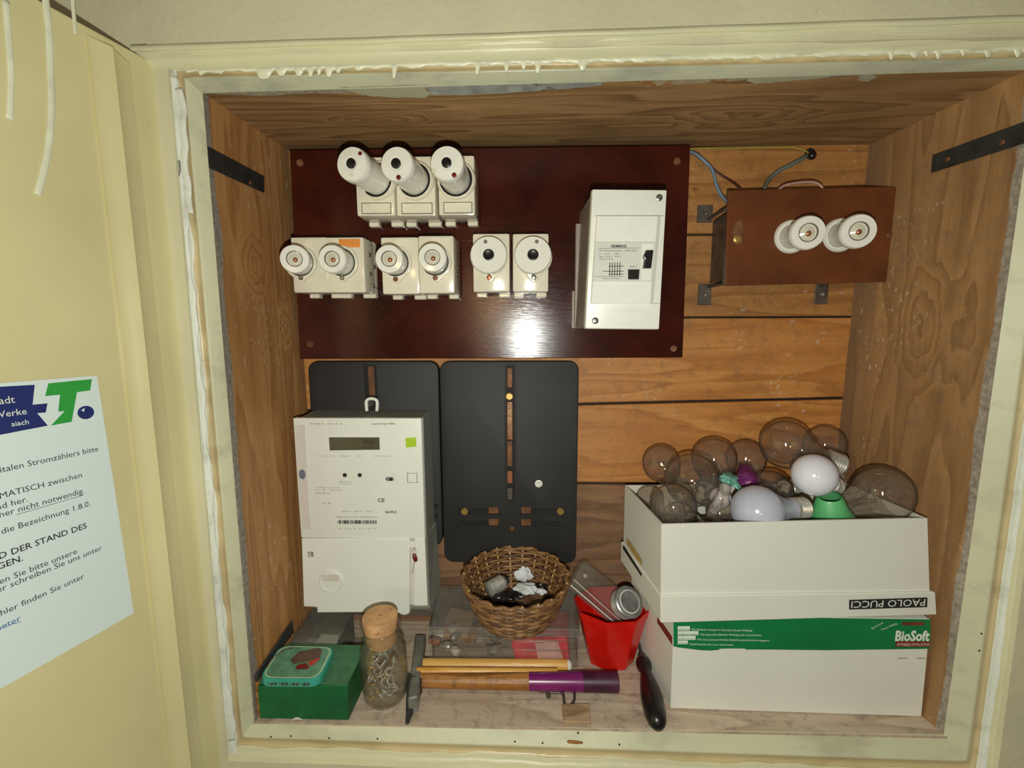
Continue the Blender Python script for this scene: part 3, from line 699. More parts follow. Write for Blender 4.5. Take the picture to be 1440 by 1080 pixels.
for i, (a, b, zt, zb, dc, bc, lab, sticker, sc_) in enumerate(rows2):
    x0, x1, z0, z1 = base_block(a, b, zt, zb)
    t = thing('fuse_holder', lab, 'fuse', ((x0+x1)/2, yb, z0), 'screw cap fuses in the second row')
    fuse_base(t, x0, x1, z0, z1, YF)
    F = at(dc[0], dc[1], -.134); B = at(bc[0], bc[1], YF-.002); S_ = at(sc_[0], sc_[1], YF)
    part('collar', teardrop(B.x, B.z, .0228, YF, B.z-S_.z, .0045), 'porc', t, 40)
    part('collar_gap', lathe([(.0192, .0048), (0, .0048)], 36, (B.x, YF, B.z), FR, cap=False), 'dark', t)
    part('collar_screw', screwhead((B.x, YF-.0045, S_.z), FR, .0036, .0012), 'slot' if i > 1 else 'steel', t, 40)
    cap_geo(t, B, F, .0168, .0188)
    m = 'orange' if sticker else 'paperstrip'
    s0, s1_ = at(a+ (16 if sticker else 14), zt+15, YF), at(b-5, zt+3, YF)
    part('label_strip', box(s0.x, s1_.x, YF-.0008, YF+.001, s0.z, s1_.z, .0003), m, t, label='orange label strip' if sticker else None)
    if i in (1, 3):
        for q, (dy_, dz_) in enumerate(((.012, .055), (.030, .040), (.024, .012), (.012, .028))):
            part('side_screw', screwhead((x1+.0002, YF+dy_+.01, z0+dz_), (1, 0, 0), .003, .0015), 'dullsteel', t, 40)
# --- two wide disc caps
for i, (a, b, zt, zb, dc, sc_, lab) in enumerate(((665.5, 716.7, 328, 411, (687, 358), (690, 390.5), 'round white disc fuse cap with a black centre, left of the right-hand pair'),
                                      (721, 772, 328, 411, (749.5, 358), (745.5, 390.5), 'round white disc fuse cap stained yellow below, nearest the white breaker box'))):
    y = -.09; x0, x1, z0, z1 = base_block(a, b, zt, zb, y)
    t = thing('fuse_holder', lab, 'fuse', ((x0+x1)/2, yb, z0), 'disc cap fuses in the second row')
    fuse_base(t, x0, x1, z0, z1, y)
    B = at(dc[0]+1, dc[1]+4, y); S_ = at(sc_[0], sc_[1], y)
    part('collar', teardrop(B.x, B.z, .0255, y, B.z-S_.z, .004), 'porc', t, 40)
    part('collar_screw', screwhead((B.x, y-.004, S_.z), FR, .0038, .0012), 'copper' if i == 0 else 'steel', t, 40)
    F = at(dc[0], dc[1], -.108); B2 = Vector((F.x, y-.003, B.z)); ax = (F-B2); ln = ax.length; ax.normalize(); r = .0252
    part('cap', lathe([(r*.96, 0), (r*.98, ln*.7), (r, ln*.75), (r, ln-.002), (r*.95, ln), (.0078, ln+.0004), (.0072, ln-.001), (.0072, ln-.004)], 52, B2, ax, cap=False), 'porc_white', t, 35)
    part('centre_hole', lathe([(.0074, -.001), (.0074, .0002), (.0055, -.0006), (0, -.0008)], 24, B2+ax*ln, ax, cap=False), 'blackplastic', t, True)
    e = B2+ax*ln; hx = -4 if i == 0 else 5
    part('small_hole', lathe([(.0026, .0002), (.0026, .0007), (.0014, .0008), (0, .0005)], 14, e+UX*hx*.001+UZ*.0168, ax, cap=False), 'groove', t, True)
    bm = bmesh.new()
    for k in range(7):
        an = -PI/2+(-.52+.19*k)+(.25 if i == 0 else -.05); c0 = e+UX*(.0195*math.cos(an))+UZ*(.0195*math.sin(an))-Vector((0, .0005, 0))
        tx = Vector((-math.sin(an), 0, math.cos(an))); rd = Vector((math.cos(an), 0, math.sin(an)))
        if k != 4:
            for (u0, u1, v0, v1) in ((-.0011, -.0006, -.0016, .0016), (-.0006, .001, (-.0016, .0011)[k % 2], (-.0011, .0016)[k % 2])):
                bm.faces.new([bm.verts.new(c0+tx*u+rd*v) for u, v in ((u0, v0), (u1, v0), (u1, v1), (u0, v1))])
    part('worn_marking', bm, 'ink_grey', t)

# ------------------------------------------------------------------ white breaker box on the board
yr = -.155
c0, c1, c2, c3 = at(833, 266, yr), at(938, 267, yr), at(927, 463, yr), at(823, 462, yr)
rc = thing('breaker_box', 'tall white plastic breaker box with a black toggle switch on the brown board', 'switch box', ((c3.x+c2.x)/2, yb, c3.z))
bk = [Vector((p.x+dx, yb-.0005, p.z+dz)) for p, dx, dz in ((c0, -.002, -.001), (c1, .001, -.001), (c2, .001, 0), (c3, -.002, 0))]
part('housing', hexa([(c3.x, yr+.010, c3.z), (c2.x, yr+.010, c2.z), bk[2], bk[3], (c0.x+.001, yr+.010, c0.z), (c1.x, yr+.010, c1.z), bk[1], bk[0]], .002), 'rcd_side', rc)
def on(px, py, y=yr): return at(px, py, y)
part('cover', hexa([(c3.x, yr, c3.z), (c2.x, yr, c2.z), (c2.x+.001, yr+.012, c2.z-.001), (c3.x-.001, yr+.012, c3.z-.001), (c0.x, yr, c0.z), (c1.x, yr, c1.z), (c1.x+.001, yr+.012, c1.z+.001), (c0.x-.001, yr+.012, c0.z+.001)], .0022, seg=2), 'rcd', rc, 30)
part('mounting_flange', box(c3.x-.006, c2.x+.003, yb-.004, yb-.0005, c3.z-.001, c3.z+.055, .001), 'rcd_side', rc)
part('mounting_flange', box(c3.x-.003, c2.x+.002, yb-.016, yb-.0045, c3.z+.001, c3.z+.150, .001), 'rcd_side', rc)
# raised middle field with its bevelled edges
a, b, c, d = on(837, 304, yr-.0), on(933, 304, yr), on(922, 428, yr), on(829, 427, yr)
m_ = lambda p, q, t: p.lerp(q, t)
part('raised_field', hexa([d, c, c+Vector((0, .004, 0)), d+Vector((0, .004, 0)), a, b, b+Vector((0, .004, 0)), a+Vector((0, .004, 0))], 0) if False else hexa([d+Vector((.002, -.0035, .0005)), c+Vector((-.008, -.0035, .0005)), c+Vector((0, .002, 0)), d+Vector((0, .002, 0)), a+Vector((.002, -.0035, -.0005)), b+Vector((-.008, -.0035, -.0005)), b+Vector((0, .002, 0)), a+Vector((0, .002, 0))]), 'rcd', rc)
yl = yr-.0035
P = lambda px, py: at(px, py, yl-.0018)
a, b, c, d = P(837, 340), P(921, 340), P(917, 396), P(834, 396)
part('device_face', prism([(a.x, a.z), (b.x, b.z), (c.x, c.z), (d.x, d.z)], (0, yl+.001, 0), UX, UZ, FR, .0028, bevel=.0005), 'labelgrey', rc)
dev = rc
part('toggle_well', prism([(P(903, 343).x, P(903, 343).z), (P(919, 343).x, P(919, 343).z), (P(915, 394).x, P(915, 394).z), (P(901, 394).x, P(901, 394).z)], (0, yl-.0018, 0), UX, UZ, FR, .0006), 'rcd', rc)
q = [(907, 353), (917, 353), (914, 378), (903, 378), (905, 366), (903, 362)]
part('toggle', prism([(P(x, y).x, P(x, y).z) for x, y in q][::-1], (0, yl-.002, 0), UX, UZ, FR, .007, bevel=.0012), 'blackplastic', rc)
part('test_button', prism([(P(x, y).x, P(x, y).z) for x, y in ((883, 379), (899, 379), (898, 393), (883, 393))][::-1], (0, yl-.0018, 0), UX, UZ, FR, .002, bevel=.0006), 'blackplastic', rc)
def pl(txt_, x0, y0, x1, cap, bold=0, y=None):
    yy = (yl-.0019) if y is None else y
    A, B = at(x0, y0, yy), at(x1, y0, yy); return (txt_, A, B-A, UZ*(cap*(yy-CAM.y)/FPX), bold)
bm = lettering([pl('SIEMENS', 859, 348, 881, 3.6, .03), pl('FI-Schutzschalter   5SM 025', 843, 353.6, 895, 2.2), pl('In = 25 A      380 V', 843, 358, 873, 1.8), pl('I∆n = 0,03 A   50 Hz', 843, 361.5, 873, 1.8), pl('VDE 0664', 843, 365, 862, 1.8), pl('MADE IN GERMANY', 847, 392.5, 872, 1.8), pl('TEST', 885, 376, 896, 2)])
quadpatch([(at(841, 350, yl).x, at(900, 350, yl).x, at(841, 349.6, yl-.002).z, at(841, 349.1, yl-.002).z), (at(838, 350, yl).x, at(878, 350, yl).x, at(841, 389.2, yl-.002).z, at(841, 388.7, yl-.002).z)], (0, yl-.002, 0), UX, UZ, FR, .0001, bm)
rects = []
for k in range(5):
    A_, B_ = at(857+k*3.6, 369, yl-.002), at(857.7+k*3.6, 388, yl-.002); rects.append((A_.x, B_.x, B_.z, A_.z))
for y0 in (374, 381, 385):
    A_, B_ = at(848 if y0 == 381 else 856, y0, yl-.002), at(877, y0+.7, yl-.002); rects.append((A_.x, B_.x, B_.z, A_.z))
quadpatch(rects, (0, yl-.002, 0), UX, UZ, FR, .0001, bm)
part('lettering', bm, 'ink', rc)['kind'] = 'stuff'
for px, py in ((927, 278), (837, 451)):
    p = at(px, py, yr); part('cover_screw', screwhead(p, FR, .0042, .0012), 'steel', rc, 40)
for (y0) in (303.5, 427):
    A_, B_ = at(836 if y0 < 400 else 831, y0, yr), at(934 if y0 < 400 else 927, y0, yr)
    part('cover_seam', prism([(A_.x, A_.z), (B_.x, B_.z), (B_.x, B_.z+.0005), (A_.x, A_.z+.0005)], (0, yr, 0), UX, UZ, FR, .0003), 'groove', rc)
bm = bmesh.new()
for (x0, x1, y0, y1) in ((860, 895, 436.5, 437.1), (859, 893.5, 454.4, 455), (860, 860.6, 437, 455), (894, 894.6, 437, 455), (871, 871.4, 437, 455), (883, 883.4, 437, 455), (860, 894, 446, 446.4)):
    A_, B_ = at(x0, y1, yr), at(x1, y0, yr); quadpatch([(A_.x, B_.x, A_.z, B_.z)], (0, yr, 0), UX, UZ, FR, .0002, bm)
part('knockout_grid', bm, 'labelgrey', rc)

# ------------------------------------------------------------------ small fuse panel on the right, standing off on a bracket
yp = -.055
sp_ = thing('small_fuse_board', 'small worn brown panel with two fuse caps on an iron bracket, upper right', 'panel', (at(1145, 400, yp).x, 0, at(1145, 400, yp).z))
pp = [at(1024, 268, yp), at(1270, 262, yp), at(1260, 396, yp), at(1020, 402, yp)]
part('panel_plate', prism([(p.x, p.z) for p in pp][::-1], (0, yp+.004, 0), UX, UZ, FR, .004, bevel=.0006), 'bakelite2', sp_)
part('screw', screwhead(at(1037, 336, yp), FR, .0062, .002), 'brass', sp_, 40)
part('screw', screwhead(at(1251, 330, yp), FR, .0045, .002), 'slot', sp_, 40)
sm = [(1034, 312), (1043, 310), (1046, 330), (1043, 343), (1032, 344), (1030, 330)]
part('glue_smear', prism([(at(x, y, yp).x, at(x, y, yp).z) for x, y in sm][::-1], (0, yp, 0), UX, UZ, FR, .0003), 'slot', sp_)
# bracket: upright strip between wall feet
xl, xr_ = at(1003, 350, -.006).x, at(1021, 350, yp+.006).x
bm = box(xl-.001, xl+.0005, yp+.006, -.002, at(1003, 396, -.03).z, at(1003, 305, -.03).z); 
part('bracket_side', bm, 'dullsteel', sp_)
part('bracket_bar', box(xl-.001, xl+.03, yp+.0042, yp+.0062, at(1003, 399, -.05).z, at(1003, 300, -.05).z), 'dullsteel', sp_)
for (x0, y0, x1, y1) in ((980, 288, 1003, 313), (981, 399, 1001, 429), (1145, 398, 1166, 428)):
    A_, B_ = at(x0, y1, -.002), at(x1, y0, -.002)
    f = part('bracket_foot', box(A_.x, B_.x, -.0025, -.0003, A_.z, B_.z, .0006), 'dullsteel', sp_)
    part('foot_screw', screwhead(((A_.x+B_.x)/2, -.0025, (A_.z+B_.z)/2-.001), FR, .0042, .002), 'steel', f, 40)
for A_, B_ in (((996, 308), (1024, 292)), ((996, 403), (1022, 398)), ((1155, 402), (1155, 395))):
    p0, p1 = at(*A_, -.002), at(*B_, yp+.006); part('bracket_arm', tube([p0, p0.lerp(p1, .25)+Vector((0, -.004, 0)), p1], .0025, 6, n=3), 'dullsteel', sp_, True)
part('bracket_bar', box(at(1155, 400, yp).x-.008, at(1155, 400, yp).x+.008, yp+.0042, yp+.0062, pp[3].z+.002, pp[0].z-.01), 'dullsteel', sp_)
for k, (bc, fc, lab) in enumerate((((1112, 333), (1137, 327), 'white screw cap fuse on the small brown panel, left of two'), ((1180, 331), (1208, 325), 'white screw cap fuse on the small brown panel, right of two'))):
    B = at(bc[0], bc[1], yp); t = thing('screw_fuse', lab, 'fuse', B, 'cap fuses on the small panel')
    ring = lathe([(.0235, 0), (.0235, .003), (.0215, .0055), (.0195, .0055), (.0185, .002), (.0, .002)], 40, B, FR, cap=False)
    part('base_ring', ring, 'porc_white', t, 40)
    F = at(fc[0], fc[1], -.108); cap_geo(t, B+FR*.002, F, .0165, .0222, .010)

# ------------------------------------------------------------------ loose wiring
def cable(name, pts, r, mat, lab):
    return solo(name, tube([at(*p) for p in pts], r, 8, n=6), mat, lab, 'cable', True)
cable('earth_wire', [(960, 210, -.028), (990, 208.5, -.02), (1040, 208, -.012), (1100, 207, -.008), (1118, 207.5, -.008), (1132, 212, -.007), (1139, 217, -.003)], .0013, 'wire_yg', 'thin yellow and green wire running along under the top board')
cable('cable', [(958, 212, -.024), (975, 215, -.020), (990, 226, -.018), (1002, 240, -.02), (1008, 262, -.022), (1016, 277, -.026), (1026, 287, -.034)], .0026, 'wire_blue', 'blue grey cable drooping between the large board and the small panel')
cable('cable', [(958, 215, -.019), (975, 217, -.013), (993, 230, -.010), (1012, 245, -.010), (1030, 256, -.018), (1042, 266, -.03)], .0016, 'wire_dark', 'thin dark red wire slanting down behind the top left corner of the small panel')
cable('cable', [(1140, 216, -.002), (1130, 222, -.012), (1112, 232, -.014), (1096, 240, -.012), (1082, 252, -.014), (1074, 268, -.028)], .0030, 'wire_grey', 'grey sheathed cable from the wall hole down behind the small panel')
cable('cable', [(1092, 270, -.045), (1103, 261, -.044), (1122, 257, -.044), (1142, 256, -.044), (1153, 260, -.044), (1158, 268, -.044)], .0018, 'wire_pink', 'pale pinkish wire looping over the top edge of the small panel')
solo('cable_plug', lathe([(.003, 0), (.0055, .004), (.006, .014), (.004, .019), (0, .0195)], 16, at(1143, 219, -.002), Vector((-.55, -.8, -.25)), cap=False), 'blackplastic', 'black rubber plug where the cables leave the back wall', 'plug', True)

# ------------------------------------------------------------------ black meter mounting plates
def meter_plate(lab, xa, xb, za, zb, full):
    t = thing('meter_plate', lab, 'plate', ((xa+xb)/2, 0, za)); y = -.018
    part('plate', prism(rrect(xa, xb, za, zb, .016, 6), (0, -.001, 0), UX, UZ, FR, .017, bevel=.003), 'blackplate', t, 40)
    return t, y
pa, pb = at(431, 775, -.018), at(616, 508, -.018)
t, y = meter_plate('black mounting plate mostly hidden behind the white electricity meter', .008, pb.x, .150, pb.z, 0)
def rc4(px0, py0, px1, py1, y): A_, B_ = at(px0, py1, y), at(px1, py0, y); return A_.x, B_.x, A_.z, B_.z
x0, x1, z0, z1 = rc4(515, 513, 529, 600, y)
part('slot', box(x0, x1, y-.0006, y+.002, z0, z1, .0004), 'dark', t)
x0, x1, z0, z1 = rc4(519.5, 515, 526, 557, y)
part('rail', box(x0, x1, y-.0012, y+.001, z0, z1, .0004), 'slot', t)
for py in (712, 725): 
    x0, x1, z0, z1 = rc4(606, py-3, 616, py+3, y); part('slot', box(x0, x1, y-.0008, y+.002, z0, z1, .0004), 'dark', t)
pa, pb = at(632, 791, -.018), at(812, 508, -.018)
xa_ = at(620, 600, -.018).x
t, y = meter_plate('empty black mounting plate with a long centre slot, right of the electricity meter', xa_, at(812, 620, -.018).x+.001, pa.z, pb.z, 1)
x0, x1, z0, z1 = rc4(710, 514, 724, 705, y); x0 = at(713, 600, y).x-.0015; x1 = at(722, 600, y).x+.002
part('slot_border', prism(rrect(x0-.003, x1+.003, z0-.003, z1+.002, .003, 3), (0, y+.0005, 0), UX, UZ, FR, .0016, bevel=.0006), 'blackplate', t)
part('slot', box(x0, x1, y-.0015, y+.001, z0, z1, .0004), 'dark', t)
for (py0, py1, m) in ((517, 545, 'slot'), (565, 618, 'oldhandle'), (620, 655, 'slot'), (662, 679, 'copper'), (686, 702, 'dullsteel')):
    u0, u1, w0, w1 = rc4(713.5, py0, 720.5, py1, y); part('rail', box(u0, u1, y-.0022, y, w0, w1, .0005), m, t)
s_ = part('slide_nut', lathe([(.0066, 0), (.0066, .004), (.005, .005), (0, .005)], 8, at(716.5, 557, y-.0015), FR), 'brass', t)
for (cx, sgn, xk) in ((672, -1, 653.5), (762, 1, 788)):
    for py, has in ((717.5, 1), (734.5, 0)):
        A_, B_ = at(cx-31, py, y), at(cx+31, py, y)
        part('ridge', box(A_.x, B_.x, y-.0028, y+.001, at(cx, py+7, y).z, at(cx, py+4.5, y).z, .0006), 'blackplate', t)
        u0, u1, w0, w1 = rc4(cx-26, py-2.2, cx+26, py+2.2, y); part('slot', box(u0, u1, y-.0007, y+.001, w0, w1, .0003), 'dark', t)
        kx = cx-sgn*22; u0, u1, w0, w1 = rc4(kx-7, py-4.5, kx+7, py+4.5, y); part('keyhole', box(u0, u1, y-.0009, y+.001, w0, w1, .0008), 'slot', t)
        if has: part('slide_nut', lathe([(.0062, 0), (.0062, .0035), (.005, .0045), (0, .0045)], 8, at(xk, py+1, y), FR), 'brass', t)
part('locking_pin', lathe([(.0062, 0), (.0062, .0006), (.0036, .0007), (.0036, .006), (.0026, .007), (0, .007)], 16, at(757.5, 680, y), FR, cap=False), 'porc_white', t, 40, 'small white pin')
part('screw', screwhead(at(720, 743, y), FR, .0042, .002), 'slot', t, 40)

# ------------------------------------------------------------------ electricity meter
ym = -.085
em = thing('electricity_meter', 'large white electronic electricity meter with a dark display and green sticker', 'meter', (.11, -.018, .03))
A_ = [at(411, 589, ym), at(591, 587, ym), at(597, 757, ym), at(424, 757, ym)]
xl0, xr0, zt_ = at(411, 589, ym).x+.001, at(592, 587, ym).x, at(500, 588, ym).z; zs = at(500, 757, ym).z; zb_ = at(500, 857, ym).z
part('housing', hexa([(xl0+.004, ym+.008, zs-.01), (xr0+.001, ym+.008, zs-.01), (xr0+.003, -.019, zs-.01), (xl0+.002, -.019, zs-.01), (xl0+.004, ym+.008, zt_-.001), (xr0, ym+.008, zt_-.001), (xr0+.002, -.019, zt_), (xl0+.002, -.019, zt_)], .003), 'meter_grey', em)
part('front_cover', hexa([(xl0, ym, zs), (xr0+.0005, ym, zs), (xr0+.002, ym+.010, zs), (xl0, ym+.010, zs), (xl0, ym, zt_), (xr0, ym, zt_), (xr0+.002, ym+.010, zt_), (xl0, ym+.010, zt_)], .0022, seg=2), 'meter', em, 30)
xb0, xb1 = xl0+.001, at(600, 800, ym).x
part('base_housing', hexa([(xb0+.004, ym+.010, .074), (xb1, ym+.010, .074), (xb1+.012, -.019, .024), (xb0+.01, -.019, .024), (xb0+.004, ym+.010, zs), (xb1-.001, ym+.010, zs), (xb1+.003, -.019, zs), (xb0+.003, -.019, zs)], .003), 'meter_grey', em)
# terminal cover outline with the stepped lower edge and the seal recess
cv = [(424, 757.5), (576.5, 757.5), (576.5, 762), (576, 862), (572, 864.5), (566, 865), (560, 862), (552, 858.5), (541, 857), (527, 861), (446, 861.5), (446, 854), (427, 853)]
def mp(px, py, y=ym-.0015): p = at(px, py, y); return (p.x, p.z)
part('terminal_cover', prism([mp(*p) for p in cv][::-1], (0, ym+.012, 0), UX, UZ, FR, .0135, bevel=.0015), 'meter', em)
part('terminal_cover', prism([mp(583, 758), mp(597.5, 758), mp(601.5, 852), mp(581, 852)][::-1], (0, ym+.012, 0), UX, UZ, FR, .0135, bevel=.0015), 'meter', em)
part('seal_recess', prism([mp(571, 758, ym+.004), mp(590, 758, ym+.004), mp(590, 850, ym+.004), mp(571, 850, ym+.004)][::-1], (0, ym+.012, 0), UX, UZ, FR, .008), 'meter_strip', em)
part('seal_bridge', prism([mp(576, 761), mp(585, 761), mp(585, 770), mp(576, 770)][::-1], (0, ym+.012, 0), UX, UZ, FR, .0140, bevel=.0005), 'meter', em)
part('seal', lathe([(.0018, -.006), (.0034, -.003), (.0036, .002), (.0028, .006), (0, .007)], 12, at(583.5, 784, ym-.002), Vector((.25, 0, -1)), cap=False), 'redbutton', em, True, 'dark red wire seal')
part('seal_wire', tube([at(580, 775, ym-.001), at(583, 770, ym-.003), at(585, 778, ym-.003), at(582, 795, ym-.002), at(580, 806, ym-.001)], .0004, 5), 'steel', em)
part('hanging_lug', (lambda bm: bm)(tube([at(516, 578, ym+.03), at(515, 566, ym+.03), at(517.5, 561.5, ym+.03), at(523, 560.5, ym+.03), at(528.5, 562, ym+.03), at(530.5, 566, ym+.03), at(530, 578, ym+.03)], .0026, 8, n=4)), 'meter', em, True)
part('lug_screw', screwhead(at(522, 567, -.030), FR, .0055, .002), 'dullsteel', em, 40)
part('lug_post', lathe([(.0035, 0), (.0035, .014)], 10, at(522, 567, -.019), FR), 'dullsteel', em)
yf = ym-.0003
stp = [(414, 598), (428.5, 597), (435, 722), (437, 745), (425, 744), (423, 722)]
part('side_strip', prism([mp(*p, yf) for p in stp][::-1], (0, ym, 0), UX, UZ, FR, .0006), 'meter_strip', em)
c_ = at(425, 667, ym-.0007); bm = bmesh.new(); bm.faces.new([bm.verts.new(c_+UX*(.0052*math.cos(2*PI*k/24))+UZ*(.0078*math.sin(2*PI*k/24))) for k in range(24)][::1])
part('optical_port', bm, 'oval', em)
part('display', prism([mp(462.5, 615, yf), mp(533.5, 615, yf), mp(534, 632.5, yf), mp(463.5, 633.5, yf)][::-1], (0, ym+.001, 0), UX, UZ, FR, .0016, bevel=.0004), 'lcd', em)
part('green_sticker', prism([mp(570, 616, yf), mp(585, 615, yf), mp(585.5, 628, yf), mp(571, 629.5, yf)][::-1], (0, ym, 0), UX, UZ, FR, .0004), 'lime', em)
def ml(s, x0, y0, x1, cap, bold=0, y=ym-.0003): A1, B1 = at(x0, y0, y), at(x1, y0, y); return (s, A1, B1-A1, UZ*(cap*(y-CAM.y)/FPX), bold)
part('display_digits', lettering([ml('000', 510, 624.5, 527, 7.5, 0, ym-.0008), ml('kWh', 513, 630.5, 525, 3, 0, ym-.0008)]), 'ink', em)
part('lettering', lettering([ml('CE', 531.5, 706, 541, 6, .02), ml('G3-PLC', 541.5, 721.5, 558, 3.6, .03), ml('Landis+Gyr E450', 523, 597, 555.5, 2.6, .01)]), 'ink', em)['kind'] = 'stuff'
bm = lettering([ml('Eigentum der Stadtwerke', 474, 728, 531, 2.6), ml('0 1 2 3 4 5 6 7', 477, 744, 528, 1.9), ml('3x230/400V  0,25-5(100)A', 444, 686.5, 478, 2), ml('Cl. B   50 Hz', 444, 690, 481, 2), ml('IP54', 444, 694.5, 463, 2),
                ml('V A', 454, 709, 466, 3), ml('1000 imp/kWh', 477, 681, 494, 1.8), ml('1000 imp/kvarh', 477, 678, 495, 1.8), ml('L1  L2  L3', 446, 642, 470, 1.8), ml('Tarif', 477, 642, 492, 1.8), ml('kW', 502, 642, 508, 1.8), ml('kWh  kvarh', 526, 642, 549, 1.8), ml('MBS 2013', 437, 597, 481, 2), ml('2014', 480, 720, 493, 2.2), ml('50 Hz', 498, 720, 509, 2.2), ml('100 A', 514, 720, 524, 2.2)])
part('fine_lettering', bm, 'ink_grey', em)['kind'] = 'stuff'
bm = bmesh.new(); random.seed(3); x = 475.0
while x < 529:
    wbar = random.choice((.5, .8, 1.3)); A1, B1 = at(x, 736.6, ym), at(x+wbar, 731.5, ym); quadpatch([(A1.x, B1.x, A1.z, B1.z)], (0, ym, 0), UX, UZ, FR, .0003, bm); x += wbar+random.choice((.5, .9, 1.4))
part('barcode', bm, 'ink', em)
bm = bmesh.new()
for x0, x1, y0, y1 in ((573, 586, 665.2, 665.7), (573.5, 587, 678.3, 678.8), (573, 573.5, 665, 679), (586.3, 586.8, 665, 679)):
    A1, B1 = at(x0, y1, ym), at(x1, y0, ym); quadpatch([(A1.x, B1.x, A1.z, B1.z)], (0, ym, 0), UX, UZ, FR, .0003, bm)
part('outlined_square', bm, 'ink_grey', em)
for px, py in ((485, 668), (506, 668)):
    part('led', lathe([(.0032, 0), (.0032, .0008), (.0022, .0003), (0, .0012)], 16, at(px, py, ym), FR, cap=False), 'ink', em, True)
c_ = at(548, 673.5, ym); part('push_button_dish', lathe([(.014, 0), (.0138, .0004), (.012, .0002), (0, .0002)], 36, c_, FR, cap=False), 'meter', em, 40)
part('push_button', prism(rrect(c_.x-.0064, c_.x+.0064, c_.z-.0030, c_.z+.0030, .0028, 4), (0, ym, 0), UX, UZ, FR, .0012, bevel=.0004), 'ink_grey', em)
part('push_button', lathe([(.0024, .0008), (.0024, .0022), (0, .0026)], 14, c_+UX*.0022, FR, cap=False), 'blackplastic', em, True)
c_ = at(466, 817, ym-.0015)
part('seal_cap', lathe([(.0185, 0), (.0185, .0014), (.0172, .0022), (.0164, .0010), (0, .0010)], 44, c_, FR, cap=False), 'meter', em, 40)
part('cap_lever', prism(rrect(c_.x-.0135, c_.x+.0135, c_.z+.004, c_.z+.0115, .0035, 4), (0, c_.y-.0008, 0), UX, UZ, FR, .0013, bevel=.0005), 'meter_strip', em)
part('cap_line', prism(rrect(c_.x-.0125, c_.x+.0125, c_.z+.0015, c_.z+.0024, .0004, 2), (0, c_.y-.0008, 0), UX, UZ, FR, .0006), 'gold', em)
p_ = at(437, 779.5, ym-.0016)
bm = prism(rrect(-.0042, .0042, -.0042, .0042, .0005, 2), p_, UX, UZ, FR, .0002); part('printed_symbol', bm, 'ink_grey', em)
bm = lathe([(.0030, 0), (.0030, .0005), (.0018, .0005), (.0018, 0)], 16, p_+FR*.0002, Vector((.3, -1, .1)), cap=False); part('printed_ring', bm, 'meter', em)
# ------------------------------------------------------------------ shoeboxes on the right
def shell(bot, top, t, name, mat, parent, floor=True, mat_in=None):
    """open-topped thin-walled box from outer corners (front-left, front-right, back-right, back-left)"""
    bot = [Vector(p) for p in bot]; top = [Vector(p) for p in top]
    cb = sum(bot, Vector())/4; ct = sum(top, Vector())/4
    def inner(ps, c, dz):
        out = []
        for p in ps:
            d = c-p; out.append(p+Vector((math.copysign(t, d.x), math.copysign(t, d.y), dz)))
        return out
    ib = inner(bot, cb, t); it = inner(top, ct, 0); bm = bmesh.new()
    V = [[bm.verts.new(p) for p in q] for q in (bot, top, ib, it)]
    for i in range(4):
        j = (i+1) % 4
        bm.faces.new((V[0][i], V[0][j], V[1][j], V[1][i])); f = bm.faces.new((V[2][j], V[2][i], V[3][i], V[3][j])); f.material_index = 1
        bm.faces.new((V[1][i], V[1][j], V[3][j], V[3][i]))
    bm.faces.new(V[0][::-1]); f = bm.faces.new(V[2]); f.material_index = 1
    bmesh.ops.recalc_face_normals(bm, faces=bm.faces)
    return part(name, bm, None, parent, mats=[mat, mat_in or mat])
YL = -.178
lb = thing('shoebox', 'lower white shoebox with a green printed lid edge, standing on the niche floor', 'box', (.72, -.10, 0), 'stacked shoeboxes')
fl, frr = at(943, 998, YL), at(1299, 1012, -.183)
bx = [(fl.x, YL, .0015), (frr.x-.003, -.183, .0015), (.861, -.036, .0015), (.538, -.036, .0015)]
tx = [(at(947, 900, YL).x, YL, .136), (.8835, -.183, .140), (.860, -.036, .138), (.536, -.036, .136)]
part('box_body', hexa(bx+tx, .001), 'card', lb)
g0, g1, g2, g3 = at(946, 877, -.181), at(1308, 874, -.186), at(1308, 912, -.186), at(947, 909, -.181)
lid = part('lid', hexa([(g3.x, -.181, g3.z), (g2.x, -.186, g2.z), (.8655, -.032, g2.z), (.534, -.032, g3.z), (g0.x, -.181, .1405), (g1.x, -.186, .1445), (.8650, -.032, .1405), (.533, -.032, .1405)], .0008), 'card', lb, label='lid with a green printed front edge')
bm = bmesh.new(); bm.faces.new([bm.verts.new(p) for p in (Vector((g3.x, -.1813, g3.z)), Vector((g2.x, -.1863, g2.z)), Vector((g1.x, -.1863, .1443)), Vector((g0.x, -.1813, .1403)))])
part('printed_front', bm, 'green_print', lid)
